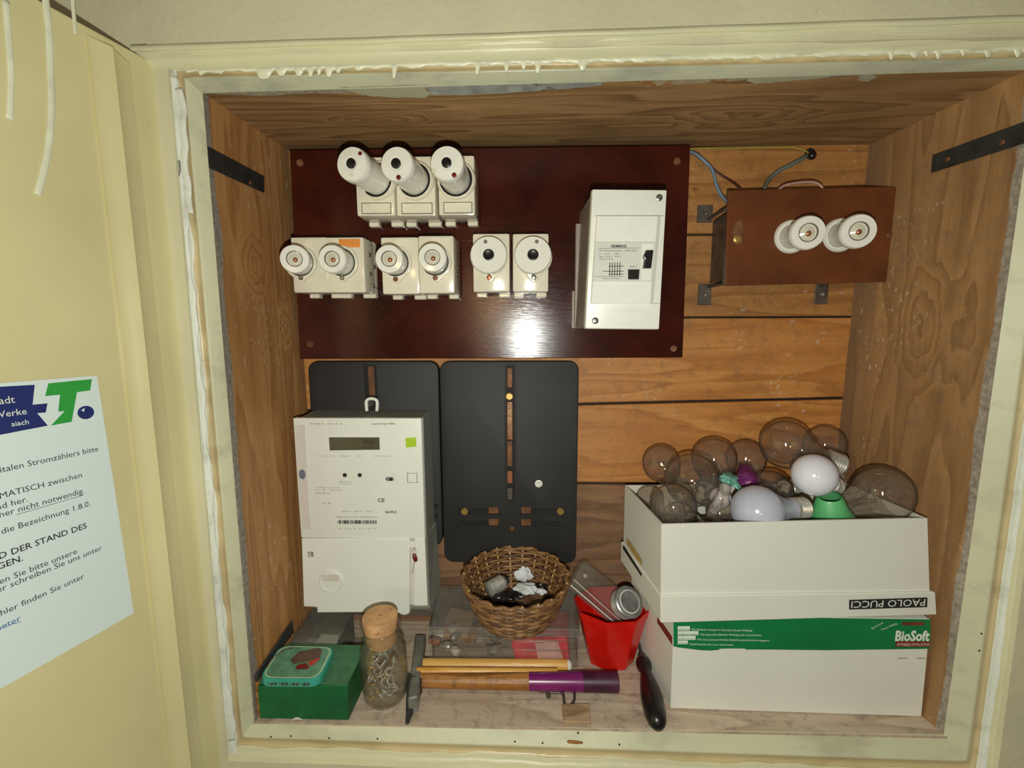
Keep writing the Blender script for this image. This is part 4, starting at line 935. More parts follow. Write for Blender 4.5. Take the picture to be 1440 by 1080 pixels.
# torn lower edge of the green paper
ed = [(947, 908.5), (953, 910.5), (965, 912), (985, 914.5), (1000, 915), (1011, 914), (1012, 912.5), (1030, 912), (1047, 912.2), (1050, 913.5), (1080, 913.5), (1160, 914.5), (1307, 912.5)]
bm = bmesh.new(); f_ = lambda x, y: at(x, y, -.1813-(x-947)/361*.005)
up = [(x, 905) for x, y in ed]
for (a, b), (c, d) in zip(zip(ed, ed[1:]), zip(up, up[1:])):
    bm.faces.new([bm.verts.new(f_(*p)) for p in (a, b, d, c)])
part('torn_paper_edge', bm, 'green_print', lb)
def gl(s, x0, y0, x1, y1, cap, bold=0):
    A, B = f_(x0, y0)+FR*.0004, f_(x1, y1)+FR*.0004; return (s, A, B-A, UZ*(cap*(-.183-CAM.y)/FPX), bold)
bm = lettering([gl('The BioSoft concept for Exercise Fitness Walking.', 972, 886, 1058, 887.5, 3.2), gl('The adjustable BioSoft Walking sole construction.', 984, 893, 1071, 894, 3.2), gl('The incorporated Harlan BioSoft natural footbed support.', 980, 900, 1082, 901.5, 3.2), gl('Total freedom for your movement.', 969, 906.5, 1031, 907.5, 3.0),
                gl('BioSoft', 1258, 900.5, 1306, 900.5, 16.5, .035)])
part('lettering', bm, 'white_ink', lid)
bm = bmesh.new()
for x0, x1, y0, y1 in ((953, 970, 880.5, 886.3), (953, 982, 887.3, 893), (953, 978, 894, 899.6), (953, 967, 900.5, 905.6)):
    bm.faces.new([bm.verts.new(f_(x, y)+FR*.0003) for x, y in ((x0, y1), (x1, y1), (x1, y0), (x0, y0))])
part('text_boxes', bm, 'white_ink', lid)
bm = lettering([gl('LINING', 954, 885.5, 969, 885.5, 2.6), gl('ADJUSTABLE', 954, 892.3, 981, 892.3, 2.6), gl('SUPPORTED', 954, 898.8, 977, 898.8, 2.6), gl('TOTAL', 954, 905, 966, 905, 2.6)], lift=.0004)
part('small_lettering', bm, 'green_print', lid)
A, B = f_(1226, 884.5), f_(1240, 876.5); dv = (B-A); upv = Vector((-dv.z, 0, dv.x)).normalized()*.0035
A2, B2 = f_(1240, 886), f_(1261, 877)
part('slanted_lettering', lettering([('Exercise', A+FR*.0006, dv*1.1, upv*.8), ('Fitness Walking', A2+FR*.0006, (B2-A2), upv*.8)]), 'white_ink', lid)
def rectf(x0, y0, x1, y1, lift, mat, name):
    bm = bmesh.new(); bm.faces.new([bm.verts.new(f_(x, y)+FR*lift) for x, y in ((x0, y1), (x1, y1), (x1, y0), (x0, y0))]); return part(name, bm, mat, lid)
rectf(1268, 874.5, 1299, 879, .0005, 'red_brown', 'printed_patch'); rectf(1259, 901.5, 1308, 909.5, .0002, 'red_brown', 'printed_patch')
part('red_lettering', lettering([gl('FITNESS-WALKING', 1261, 908, 1307, 907.5, 4.6, .02)]), 'pinkpack', lid)
bm = bmesh.new()
for x0, x1 in ((1262, 1276), (1289, 1302)):
    bm.faces.new([bm.verts.new(at(x, y, -.1838)) for x, y in ((x0, 926.4), (x1, 926.4), (x1, 925.3), (x0, 925.3))])
part('print_marks', bm, 'ink_grey', lb)
# patterned paper on the left end of the lower lid
bm = bmesh.new(); A = Vector((g3.x, -.181, g3.z)); B = Vector((.534, -.032, g3.z)); N_ = (B-A).cross(UZ).normalized(); N_ = N_ if N_.x < 0 else -N_
bm.faces.new([bm.verts.new(p+N_*.0006) for p in (A+(B-A)*.02, A+(B-A)*.33, A+(B-A)*.33+UZ*.036, A+(B-A)*.02+UZ*.036)])
part('patterned_end_label', bm, 'red_brown', lb)

ub = thing('shoebox', 'upper open white shoebox heaped with old light bulbs, black name label upside down', 'box', (.69, -.11, .146), 'stacked shoeboxes')
uf0, uf1 = at(930, 838, -.2), at(1311, 834, -.180); ut0, ut1 = at(930, 737, -.2), at(1304, 728.5, -.180)
bl_, br_ = Vector((.5150, -.052, .150)), Vector((.8655, -.040, .150))
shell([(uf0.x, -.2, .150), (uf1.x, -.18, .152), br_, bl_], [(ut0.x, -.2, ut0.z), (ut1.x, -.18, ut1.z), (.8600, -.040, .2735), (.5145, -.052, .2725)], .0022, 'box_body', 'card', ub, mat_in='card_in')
l0, l1, l2, l3 = at(929, 838, -.2035), at(1316, 833, -.1835), at(1318, 872, -.1835), at(929.5, 877, -.2035)
l1.x = min(l1.x, .8900); l2.x = min(l2.x, .8900)
part('lid', hexa([(l3.x, l3.y, .1450), (l2.x, l2.y, .1485), (.8665, -.036, .1450), (.5122, -.047, .1450), (l0.x, l0.y, l0.z), (l1.x, l1.y, l1.z), (.8665, -.036, .180), (.5118, -.047, .1770)], .0012), 'card', ub)
def fu(x, y): return at(x, y, -.2037+(x-929)/388*.020)
bm = bmesh.new()
lab_ = prism([(0, 0), (1, 0), (1, 1), (0, 1)], fu(1194, 857), fu(1303.5, 853.5)-fu(1194, 857), fu(1194, 843.5)-fu(1194, 857), FR, .0005)
nl = part('name_label', lab_, 'ink', ub, label='black name label, upside down')
R0, R1 = fu(1300.5, 841.8)+FR*.0007, fu(1197, 845)+FR*.0007
part('lettering', lettering([('PAOLO PUCCI', R0, R1-R0, -UZ*.0098)], lift=.0003), 'white_ink', nl)
# labels on the left end of the upper box
EA = Vector((l3.x, l3.y, .1450)); EB = Vector((.5122, -.047, .1450)); EN = (EB-EA).cross(UZ).normalized(); EN = EN if EN.x < 0 else -EN
def el(px, py, lift):
    d = ray(px, py); t = (EA-CAM).dot(EN)/d.dot(EN); return CAM+d*t+EN*lift
def endpoly(pts, mat, name, lift):
    bm = bmesh.new(); bm.faces.new([bm.verts.new(el(x, y, lift)) for x, y in pts]); return part(name, bm, mat, ub)
endpoly([(877, 766), (880, 769), (904, 807), (903, 811), (899, 805), (877, 772)], 'ink', 'end_label', .0012)
endpoly([(882, 757), (887, 762), (903, 786), (904, 796), (896, 786), (883, 766)], 'gold', 'gold_mark', .0012)

# ------------------------------------------------------------------ light bulbs
def make_bulb(kind, neck=1.0):
    """along +Z from the contact (z=0) to the crown; globe radius .030 centred at z=.075"""
    t = bpy.data.objects.new('light_bulb', None); COL.objects.link(t); t.empty_display_size = .01
    prof = [(.0125, .026)]
    if kind == 'round': base = [(.0128, .030), (.0150, .040), (.0185, .049)]
    else: base = [(.0130, .032), (.0158, .041), (.0205, .051)]
    prof += base
    R0 = .030; a0 = math.atan2(.055-.075, .0235)
    for k in range(15):
        a = a0+(PI/2-a0)*k/14; prof.append((R0*math.cos(a), .075+R0*math.sin(a)))
    env = part('glass_envelope', lathe(prof, 40, cap=False), {'clear': 'glass', 'round': 'glass', 'opal': 'opal', 'blue': 'opal_blue'}[kind], t, True)
    th = [(.0105, .0265), (.0135, .0255), (.0135, .0235)]
    for k in range(6):
        z = .0225-k*.0030; th += [(.0137, z), (.0126, z-.0015)]
    th += [(.0118, .0045), (.0080, .0028)]
    part('screw_base', lathe(th[::-1], 28, cap=False), 'threads', t, 40)
    part('insulator', lathe([(0, .0008), (.0055, .0008), (.0082, .0030), (0, .0032)], 20, cap=False), 'blackplastic', t, True)
    part('contact', lathe([(0, -.0002), (.0028, .0002), (.0032, .0012), (0, .0012)], 12, cap=False), 'threads', t, True)
    if kind in ('clear', 'round'):
        part('stem', lathe([(.0098, .027), (.0052, .034), (.0034, .042), (.0036, .050), (.0022, .053), (.0012, .060), (0, .0605)], 14, cap=False), 'glass', t, True)
        bm = tube([(.003, 0, .048), (.006, 0, .056), (.0105, 0, .066)], .0004, 5); tube([(-.003, 0, .048), (-.006, 0, .056), (-.0105, 0, .066)], .0004, 5, bm=bm)
        part('support_wires', bm, 'dullsteel', t)['kind'] = 'stuff'
        part('filament', tube([(.0105, 0, .066), (.007, .007, .0665), (0, .0095, .067), (-.007, .007, .0665), (-.0105, 0, .066)], .0003, 4), 'ink', t)
    return t
protos = {k: make_bulb(k) for k in ('clear', 'round', 'opal', 'blue')}
used = set()
def copy_tree(o, parent=None):
    c = o.copy(); COL.objects.link(c); c.parent = parent
    for ch in list(o.children): copy_tree(ch, c)
    return c
def bulb(kind, px, py, y, rpx, axis, label, spin=0):
    """globe centre seen at pixel (px,py) at depth y, crown-to-base direction = -axis"""
    o = protos[kind] if kind not in used else copy_tree(protos[kind]); used.add(kind)
    c = at(px, py, y); r = rpx*(y-CAM.y)/FPX; s = r/.030
    q = Vector(axis).normalized().to_track_quat('Z', 'Y') @ Quaternion((0, 0, 1), spin)
    o.rotation_mode = 'QUATERNION'; o.rotation_quaternion = q; o.scale = (s, s, s)
    o.location = c - (q @ Vector((0, 0, .075)))*s
    tag(o, label, 'light bulb', 'old light bulbs in the open shoebox'); return o
# axis points from the base to the crown
bulb('clear', 930, 652, -.055, 26.5, (-.55, -.1, .85), 'small clear bulb leaning furthest left against the back planks')
bulb('round', 947, 712, -.157, 33, (-.6, -.4, .6), 'clear bulb low in the front left corner of the open shoebox', .5)
bulb('clear', 973, 675, -.106, 38, (-.5, -.6, .5), 'large dusty clear bulb on top of the front left heap', 1.2)
bulb('clear', 1004, 646, -.062, 31, (-.1, -.1, 1), 'clear bulb upright at the back, just left of the purple wrapper', .3)
bulb('clear', 1049, 645, -.034, 27, (-.05, .05, 1), 'clear bulb upright at the back, just above the purple wrapper', 1)
bulb('clear', 1105, 625, -.085, 34, (-.92, .15, .34), 'topmost large clear bulb, its metal base pointing down to the right', 2)
bulb('round', 1160, 625, -.037, 27, (-.3, .1, .95), 'clear bulb half hidden behind the topmost bulb beside the right board', .8)
bulb('opal', 1145, 668, -.147, 29.5, (-.75, -.45, .40), 'white opal bulb resting on the green lacquered shade')
bulb('blue', 1065, 718, -.158, 36, (-.95, -.25, .05), 'bluish white opal bulb behind the front edge of the shoebox')
bulb('clear', 1083, 692, -.094, 31, (-.75, -.6, .15), 'clear bulb lying between the two white opal bulbs', .4)
bulb('round', 1241, 694, -.137, 39, (.72, -.35, .55), 'big clear bulb at the right end of the shoebox', .2)
bulb('clear', 1012, 722, -.135, 19, (-.35, -.5, -.75), 'small clear bulb nose down, its silver base below the dusty bulb', .2)
bulb('opal', 1013, 700, -.112, 15, (.3, -.2, .9), 'small white opal bulb half hidden beside the dusty clear bulb')
bulb('round', 914, 702, -.078, 20, (-.5, .1, .7), 'small clear bulb tucked inside the left end of the shoebox', 2.4)
for x_, y_, z_, ax_ in ((.566, -.120, .222, (-.4, .9, .1)), (.628, -.125, .226, (.6, -.8, .1)), (.690, -.100, .215, (-.3, .9, .05)), (.752, -.100, .222, (.5, -.8, .1)), (.812, -.135, .218, (-.9, .3, .1)), (.806, -.075, .222, (.5, -.85, .1)), (.596, -.065, .222, (-.8, .1, .3))):
    o = bulb('clear', 1000, 700, -.11, 28, ax_, 'clear bulb buried in the lower layer of the shoebox heap', x_*9); o.location += Vector((x_, y_, z_)) - (at(1000, 700, -.11)) 
# other things in the box
solo('lamp_shade', lathe([(.0125, .033), (.0145, .030), (.019, .016), (.0265, 0), (.0252, 0), (.0175, .016), (.013, .030)], 32, at(1168, 727, -.145), Vector((-.25, -.2, 1)), cap=False, sx=1.05), 'greencup', 'small green lacquered bell shaped shade under the white opal bulb', 'shade', 40)
solo('foil_scrap', lathe([(0, 0), (.010, .001), (.014, .004), (.010, .008), (.004, .011), (0, .012)], 14, at(1025, 678, -.105), Vector((.2, -.5, 1)), wob=lambda a, i: 1+.35*math.sin(3*a+i*2)), 'foil', 'crumpled teal foil scrap between the bulbs', 'foil', False)
solo('foil_wrapper', lathe([(0, 0), (.013, .001), (.019, .006), (.017, .013), (.008, .019), (0, .020)], 16, at(1046, 676, -.085), Vector((.3, -.7, .6)), wob=lambda a, i: 1+.22*math.sin(4*a+i)), 'purple_foil', 'shiny purple wrapper under the back row of bulbs', 'wrapper', False)
bm = bmesh.new(); rows = []
A, B = at(1182, 688, -.085), at(1213, 738, -.120)
for k in range(25):
    u = k/24; h = .0016*math.sin(u*2*PI*6); p = A.lerp(B, u)
    rows.append((bm.verts.new(p+Vector((-.012, -.006, h+.002))), bm.verts.new(p+Vector((.020, -.002, h+.006)))))
for a, b in zip(rows, rows[1:]): bm.faces.new((a[0], a[1], b[1], b[0]))
bmesh.ops.solidify(bm, geom=bm.faces[:], thickness=.0008)
solo('corrugated_card', bm, 'corrug', 'strip of white corrugated card beside the big right-hand bulb', 'cardboard', 50)
# ------------------------------------------------------------------ left corner: boxes, tin, jar
gb0, gb1, gb2 = at(361, 966, -.207), at(489, 964, -.207), at(490, 1011, -.207)
gbx = thing('cardboard_box', 'small dark green cardboard box in the front left corner of the niche', 'box', (.065, -.17, 0))
zt = gb0.z
part('box_body', hexa([(.0045, -.207, .0005), (gb2.x, -.207, .0005), (gb2.x+.001, -.130, .0005), (.0045, -.130, .0005), (.0045, -.207, zt), (gb1.x, -.207, gb1.z), (.122, -.130, gb1.z), (.0045, -.130, zt)], .0008), 'greenbox', gbx)
part('box_top', box(.0055, gb1.x-.001, -.206, -.131, gb1.z-.0005, gb1.z+.0006, .0003), 'greenbox_top', gbx, label='faded lighter green top')
n0 = at(418, 1009, -.2072); part('torn_notch', prism([(n0.x-.008, .0005), (n0.x+.008, .0005), (n0.x+.002, .004), (n0.x-.002, .004)], (0, -.2072, 0), UX, UZ, FR, .0003), 'card_in', gbx)
zt = gb1.z+.0008
tin = thing('tin_box', 'flat turquoise tin with worn print lying on the green cardboard box', 'tin', (.045, -.17, zt))
tc = [atz(363, 955, zt+.011), atz(449, 956, zt+.011), atz(472, 909, zt+.011), atz(393, 907, zt+.011)]
tc[0].x = max(tc[0].x, .0055); tc[3].x = max(tc[3].x, .0055)
def rquad(c, r, n=5):
    out = []
    for i in range(4):
        p, a, b = c[i], c[i-1], c[(i+1) % 4]; da = (a-p).normalized()*r; db = (b-p).normalized()*r
        for k in range(n+1):
            t = k/n; out.append((p+da)*(1-t)**2+p*2*t*(1-t)+(p+db)*t*t)
    return out
rq = rquad(tc, .016)
part('lid', prism([(p.x, p.y) for p in rq], (0, 0, zt+.0005), UX, Vector((0, 1, 0)), UZ, .0105, bevel=.0018), 'teal', tin, 40)
cc = sum(rq, Vector())/len(rq)
def ringband(s0, s1_, h, mat, name):
    bm = bmesh.new(); a = [bm.verts.new((cc+(p-cc)*s0).xy.to_3d()+UZ*h) for p in rq]; b = [bm.verts.new((cc+(p-cc)*s1_).xy.to_3d()+UZ*h) for p in rq]
    for i in range(len(rq)): bm.faces.new((a[i], a[(i+1) % len(rq)], b[(i+1) % len(rq)], b[i]))
    bmesh.ops.recalc_face_normals(bm, faces=bm.faces); return part(name, bm, mat, tin)
ht = zt+.0112
ringband(.93, .89, ht+.0002, 'cream_line', 'printed_border')
bm = bmesh.new(); bm.faces.new([bm.verts.new((cc+(p-cc)*.88).xy.to_3d()+UZ*(ht+.0001)) for p in rq]); part('printed_top', bm, 'teal_top', tin, label='worn green printed top')
def tinp(px, py, l=.0004): return atz(px, py, ht+l)
for pts, m, nm in (([(408, 928), (421, 916), (447, 911), (453, 913), (450, 925), (436, 929), (412, 934)], 'brown_print', 'printed_picture'), ([(415, 941), (418, 935), (430, 932), (436, 938), (432, 941)], 'redbutton', 'printed_mark'), ([(432, 931), (450, 924), (449, 928), (437, 937)], 'red_ink', 'printed_mark')):
    bm = bmesh.new(); bm.faces.new([bm.verts.new(tinp(*p)) for p in pts]); bmesh.ops.recalc_face_normals(bm, faces=bm.faces); part(nm, bm, m, tin)
part('printed_ring', tube([tinp(376, 937), tinp(384, 925), tinp(398, 915), tinp(412, 911)], .0008, 5), 'brown_print', tin)
for k in range(12): part('rim_mark', box(tc[0].x+.012+k*.0048, tc[0].x+.0145+k*.0048, tc[0].y-.0022, tc[0].y+.001, zt+.004, zt+.0065), 'brown_print' if k % 3 else 'teal_top', tin)
# smoky case behind
def case(name, label, cat, c8, mat, loc, t=.0016):
    th = thing(name, label, cat, loc)
    part('shell', hexa(c8, .0015), mat, th)
    return th
zc = .052
gc = case('plastic_case', 'smoky transparent plastic case of brass screws behind the turquoise tin', 'case', [(.0075, -.122, .001), (.0785, -.122, .001), (.0765, -.052, .001), (.0075, -.052, .001), (.0075, -.122, zc), (.0775, -.126, zc), (.0755, -.052, zc+.004), (.0075, -.052, zc+.004)], 'greyplastic', (.04, -.09, 0))
part('lid_edge', hexa([(.0055, -.1275, zc-.012), (.0805, -.1285, zc-.012), (.0780, -.049, zc-.008), (.0055, -.049, zc-.008), (.0055, -.1275, zc+.0005), (.0795, -.1285, zc+.0005), (.0770, -.049, zc+.0045), (.0055, -.049, zc+.0045)], .001), 'clearplastic', gc)
random.seed(11)
for k in range(9):
    x, y = random.uniform(.016, .066), random.uniform(-.116, -.090); a = random.uniform(0, PI); z = .005+random.random()*.030; ln = .016
    d = Vector((math.cos(a), math.sin(a)*.5, .35)).normalized()
    bm = lathe([(0, 0), (.0014, .001), (.0017, ln-.003), (.0036, ln-.001), (.0034, ln), (0, ln)], 10, Vector((x, y, z)), d, cap=False)
    solo('brass_screw', bm, 'brass' if k % 3 else 'brownpiece', 'small brass screw inside the smoky plastic case', 'screw', 40, 'screws in the smoky case')
solo('paper_slip', hexa([(.030, -.119, .030), (.072, -.1195, .028), (.068, -.095, .040), (.040, -.092, .040), (.030, -.119, .0306), (.072, -.1195, .0286), (.068, -.095, .0406), (.040, -.092, .0406)]), 'card', 'white paper slip inside the smoky plastic case', 'paper')
solo('plastic_tray', hexa([(.0815, -.122, .001), (.112, -.122, .001), (.108, -.075, .001), (.083, -.075, .001), (.0815, -.122, .016), (.114, -.122, .016), (.110, -.073, .020), (.083, -.073, .020)], .001), 'clearplastic', 'flat clear plastic tray between the smoky case and the cork-topped jar', 'tray')
b0, b1 = atx(358, 940, .003), atx(414, 874, .003)
solo('metal_bar', hexa([(.0012, -.2055, .053), (.0050, -.2055, .053), (.0050, -.108, .054), (.0012, -.108, .054), (.0012, -.2055, .064), (.0040, -.2055, .064), (.0040, -.108, .074), (.0012, -.108, .074)], .0006), 'strap', 'long thin black bar leaning on the left side board behind the tin', 'bar')
solo('wood_batten', box(.0004, .0048, -.205, -.110, .001, .0525, .0005), 'oldhandle', 'wooden batten low against the left side board, hidden behind the green box', 'batten')
# jar with cork
jx, jy = .163, -.166
jt = thing('glass_jar', 'small glass jar of screw hooks closed with a cork, beside the green box', 'jar', (jx, jy, 0))
ja = Vector((-.025, -.03, 1)).normalized(); JO = (jx, jy, .0008)
part('glass', lathe([(0, .0012), (.016, 0), (.0255, .002), (.0305, .010), (.0315, .030), (.0315, .068), (.0300, .078), (.0255, .086), (.0240, .090), (.0245, .098), (.0268, .103), (.0272, .108), (.0262, .110), (.0240, .109), (.0222, .098), (.0222, .090), (.0238, .085), (.0280, .077), (.0295, .067), (.0295, .030), (.0285, .011), (.024, .0045), (.015, .003), (0, .004)], 44, JO, ja, cap=False), 'jarglass', jt, True)
part('cork', lathe([(0, .086), (.0195, .086), (.0212, .096), (.0222, .110), (.0240, .124), (.0232, .1262), (0, .1265)], 40, JO, ja, cap=False), 'cork', jt, 40)
random.seed(5)
for k in range(26):
    a = random.uniform(0, 2*PI); r = random.uniform(.006, .018); z = .010+.060*(k/26)+random.uniform(-.003, .003)
    c = Vector((jx+r*math.cos(a)-.002, jy+r*math.sin(a)-.002, z)); u = Vector((random.uniform(-1, 1), random.uniform(-1, 1), random.uniform(-.6, .6))).normalized(); v = u.cross(Vector((random.uniform(-1, 1), .3, random.uniform(-1, 1)))).normalized()
    P = [c-u*.011, c-u*.003]+[c+u*(.005-.0052*math.cos(PI*q/4))+v*(.0052*math.sin(PI*q/4)) for q in range(0, 7)]
    for p in P:
        dx = Vector((p.x-jx, p.y-jy, 0)); 
        if dx.length > .0262: dx = dx.normalized()*.0262; p.x = jx+dx.x; p.y = jy+dx.y
    solo('screw_hook', tube(P, .0015, 6, n=3), 'hooksteel' if k % 4 else 'brass', 'small steel screw hook inside the cork-topped jar', 'hook', True, 'screw hooks in the jar')

# ------------------------------------------------------------------ hammer and rods on the floor of the niche
hm = thing('hammer', 'old pick-ended hammer, its wooden handle painted purple at the end, on the floor', 'hammer', (.3, -.147, 0))
def hx(pts_lo, pts_hi, bm=None): return hexa(pts_lo+pts_hi, .0012, bm)
hz = .012
A = [(atz(x, y, .020)) for x, y in ((574, 988), (588, 985), (599, 892), (584, 892))]
bm = hexa([Vector((p.x, p.y, .002)) for p in A]+[Vector((p.x, p.y, z)) for p, z in zip(A, (.026, .026, .020, .020))], .002); part('head', bm, 'hammer', hm, label='long dark grey steel head')
B = [(atz(x, y, .014)) for x, y in ((569.5, 1008), (574, 1008), (594, 962), (573, 957))]
bm = hexa([Vector((p.x, p.y, .0012)) for p in B]+[Vector((p.x, p.y, z)) for p, z in zip(B, (.004, .004, .024, .026))], .0012); part('pick', bm, 'strap', hm)
h0, h1 = atz(590, 957, .014), atz(868, 959, .0155)
hp = [h0.lerp(h1, k/8) for k in range(9)]
def handle(P, r0, r1, sq=1): 
    ax = (P[-1]-P[0]); return lathe([(0, 0)]+[(r0+(r1-r0)*k/8, ax.length*k/8) for k in range(9)]+[(r1*.9, ax.length+.001), (0, ax.length+.0012)], 24, P[0], ax, cap=False)
m1 = h0.lerp(h1, .58)
part('handle', handle([h0, m1], .0095, .0118), 'oldhandle', hm, 40)
part('handle_paint', handle([h0.lerp(h1, .555), h0.lerp(h1, .83)], .0121, .0132), 'purple', hm, 40, 'purple painted grip')
part('handle_end', handle([h0.lerp(h1, .825), h1], .0133, .0140), 'purple_dark', hm, 40, 'worn dark end of the purple grip')
r0, r1 = atz(588, 926.5, .020), atz(800, 928, .020); ax = r1-r0
rd = thing('wooden_rod', 'thick varnished yellow wooden rod with a whitish tip, behind the hammer', 'rod', (r0.x, r0.y, 0), 'wooden rods')
part('shaft', lathe([(0, 0), (.0080, .0006), (.0088, .004), (.0088, ax.length*.5), (.0086, ax.length-.006), (.0080, ax.length-.002), (0, ax.length-.001)], 24, r0-UZ*.009, ax, cap=False), 'varnish', rd, 40)
part('tip', lathe([(.0081, 0), (.0078, .004), (.005, .007), (0, .0075)], 20, r1-UZ*.009-ax.normalized()*.003, ax, cap=False), 'card', rd, True, 'white chipped tip')
r0, r1 = atz(586, 941, .023), atz(784, 942.5, .023); ax = r1-r0
solo('wooden_rod', lathe([(0, 0), (.0050, .0004), (.0052, .004), (.0052, ax.length-.001), (.0046, ax.length), (0, ax.length)], 20, r0-UZ*.0025, ax, cap=False), 'varnish', 'thin yellow wooden stick lying against the hammer handle', 'rod', 40, 'wooden rods')
hk = [atz(746, 968, .003), atz(757, 971, .004), atz(766, 973, .005), atz(775, 974, .006), atz(785, 974, .006), atz(792, 977, .005), atz(793, 985, .004), atz(795, 992, .003), atz(801, 993, .003), atz(807, 986, .003), atz(808, 977, .003), atz(806, 971, .003)]
hk_t = thing('wire_hook', 'bent dark iron wire hook lying in front of the purple hammer grip', 'hook', hk[4])
part('wire', tube(hk, .0019, 7, n=4), 'dullsteel', hk_t, True)
part('collar', lathe([(.0034, -.001), (.0034, .005), (.0028, .006)], 10, atz(771, 975, .0045), Vector((0, -1, -.1))), 'dullsteel', hk_t, 40)
b0, b1, b2, b3 = atz(793, 1020, .0), atz(831, 1021, .0), atz(829, 996, .0), atz(790, 996, .0)
solo('wood_chip', hexa([b0, b1, b2, b3, b0+UZ*.006, b1+UZ*.006, b2+UZ*.008, b3+UZ*.007], .001), 'block', 'small square splintered wood chip at the front edge of the floor', 'wood chip')
solo('splinter', lathe([(0, 0), (.0016, .002), (.0018, .012), (.001, .020), (0, .021)], 8, at(797, 1043, -.2252), Vector((1, 0, -.06)), cap=False), 'oldhandle', 'tiny dark splinter stuck on the lower frame edge', 'splinter')

# ------------------------------------------------------------------ clear box, basket
pb = thing('plastic_box', 'clear plastic box of small parts and a red wrapper under the wicker basket', 'box', (.327, -.06, 0))
pc = [(.2165, -.107, .001), (.4385, -.107, .001), (.441, -.024, .001), (.213, -.024, .001), (.2165, -.107, .066), (.4385, -.107, .066), (.441, -.026, .082), (.213, -.026, .082)]
part('shell', hexa(pc, .002), 'clearplastic', pb)
part('lid', hexa([(.2145, -.1085, .0555), (.4405, -.1085, .0555), (.443, -.0235, .074), (.211, -.0235, .074), (.2145, -.1085, .0665), (.4405, -.1085, .0665), (.443, -.0235, .084), (.211, -.0235, .084)], .0015), 'clearplastic', pb)
for z in (.030, .046): part('moulded_rib', box(.217, .438, -.1082, -.1062, z, z+.0012, .0003), 'clearplastic', pb)
for A_, B_ in (((.2145, -.1087, .0668), (.4405, -.1087, .0668)), ((.2145, -.1087, .0557), (.4405, -.1087, .0557)), ((.2150, -.1085, .002), (.2150, -.1085, .066)), ((.4400, -.1085, .002), (.4400, -.1085, .066))):
    part('edge_outline', tube([A_, B_], .0005, 6, n=1), 'ink_grey', pb)  # thin grey lines paint in the shadow outline of the box edges
solo('card_piece', hexa([(.222, -.085, .030), (.270, -.088, .034), (.275, -.050, .052), (.235, -.040, .052), (.222, -.085, .032), (.270, -.088, .036), (.275, -.050, .054), (.235, -.040, .054)]), 'brown_card', 'piece of light brown card in the left half of the clear box', 'card')
rp = solo('wrapper', hexa([(.345, -.103, .004), (.428, -.103, .004), (.432, -.045, .004), (.340, -.040, .004), (.335, -.102, .040), (.424, -.103, .046), (.430, -.048, .058), (.350, -.050, .050)], .006, seg=2), 'redpack', 'glossy red wrapper inside the clear box below the basket', 'wrapper', 50)
solo('wrapper', hexa([(.380, -.1045, .006), (.410, -.1045, .006), (.420, -.1035, .006), (.402, -.1035, .006), (.374, -.1045, .040), (.404, -.1045, .044), (.408, -.1035, .044), (.380, -.1035, .040)]), 'pinkpack', 'pale pink strip of wrapper against the front of the clear box', 'wrapper')
random.seed(21)
for k in range(20):
    x, y, z = random.uniform(.226, .325), random.uniform(-.100, -.06), random.uniform(.006, .038); a = random.uniform(0, PI)
    m = ('brownpiece', 'greypiece', 'threads', 'card_in', 'brownpiece')[k % 5]; d = Vector((math.cos(a), math.sin(a), random.uniform(-.3, .3)))
    r = random.uniform(.005, .010)
    bm = lathe([(0, 0), (r*.8, .001), (r, .004), (r, .010), (r*.6, .014), (r*.55, .018), (0, .018)], 12, Vector((x, y, z+.006)), d, cap=False)
    solo('fuse_part', bm, m, 'small screw-in fuse part lying in the clear box', 'fuse part', 40, 'fuse parts in the clear box')
# basket: stakes and weavers
BC = Vector((.3445, -.094, .0790)); BA = Vector((0, -.05, 1)).normalized(); HB = .067; NS = 22
bk_ = thing('wicker_basket', 'round brown wicker basket holding scraps, on the clear plastic box', 'basket', BC)
BX, BY, BZ = basis(BA, (1, 0, 0))
def brad(u): return .047+.031*(u**.62)
def bpt(a, u, dr=0): r = brad(u)+dr; return BC+BX*(r*math.cos(a))+BY*(r*math.sin(a))+BZ*(u*HB)
random.seed(2)
for k in range(NS):
    a = 2*PI*k/NS
    P = [BC+BX*(.02*math.cos(a))+BY*(.02*math.sin(a))+BZ*.002, bpt(a, 0, -.002)+BZ*.002]+[bpt(a+random.uniform(-.01, .01), u) for u in (.15, .35, .6, .85, 1.0)]+[bpt(a, 1.0)+BZ*random.uniform(.002, .005)]
    part('stake', tube(P, .0019, 6, n=2), 'stake', bk_, True)
NR = 16
for j in range(NR):
    u = (j+.5)/NR; pts = []
    for k in range(NS*4+1):
        a = 2*PI*k/(NS*4); s_ = math.cos(a*NS/2+(PI if j % 2 else 0)); pts.append(bpt(a, u+random.uniform(-.006, .006)+.006*math.sin(a*3+j), .0021*s_))
    part('weaver', tube(pts, .0027, 6, n=1), ('wicker', 'wicker2', 'wicker')[j % 3], bk_, True)
pts = []
for k in range(NS*6+1):
    a = 2*PI*k/(NS*6); pts.append(bpt(a, 1.0+.02*math.sin(a*11), .0022*math.sin(a*NS/1.0)))
part('rim', tube(pts, .0030, 7, n=1), 'wicker', bk_, True)
part('base_disc', lathe([(0, 0), (.046, 0), (.048, .002), (.046, .004), (0, .004)], 30, BC, BA, cap=False), 'wicker2', bk_)
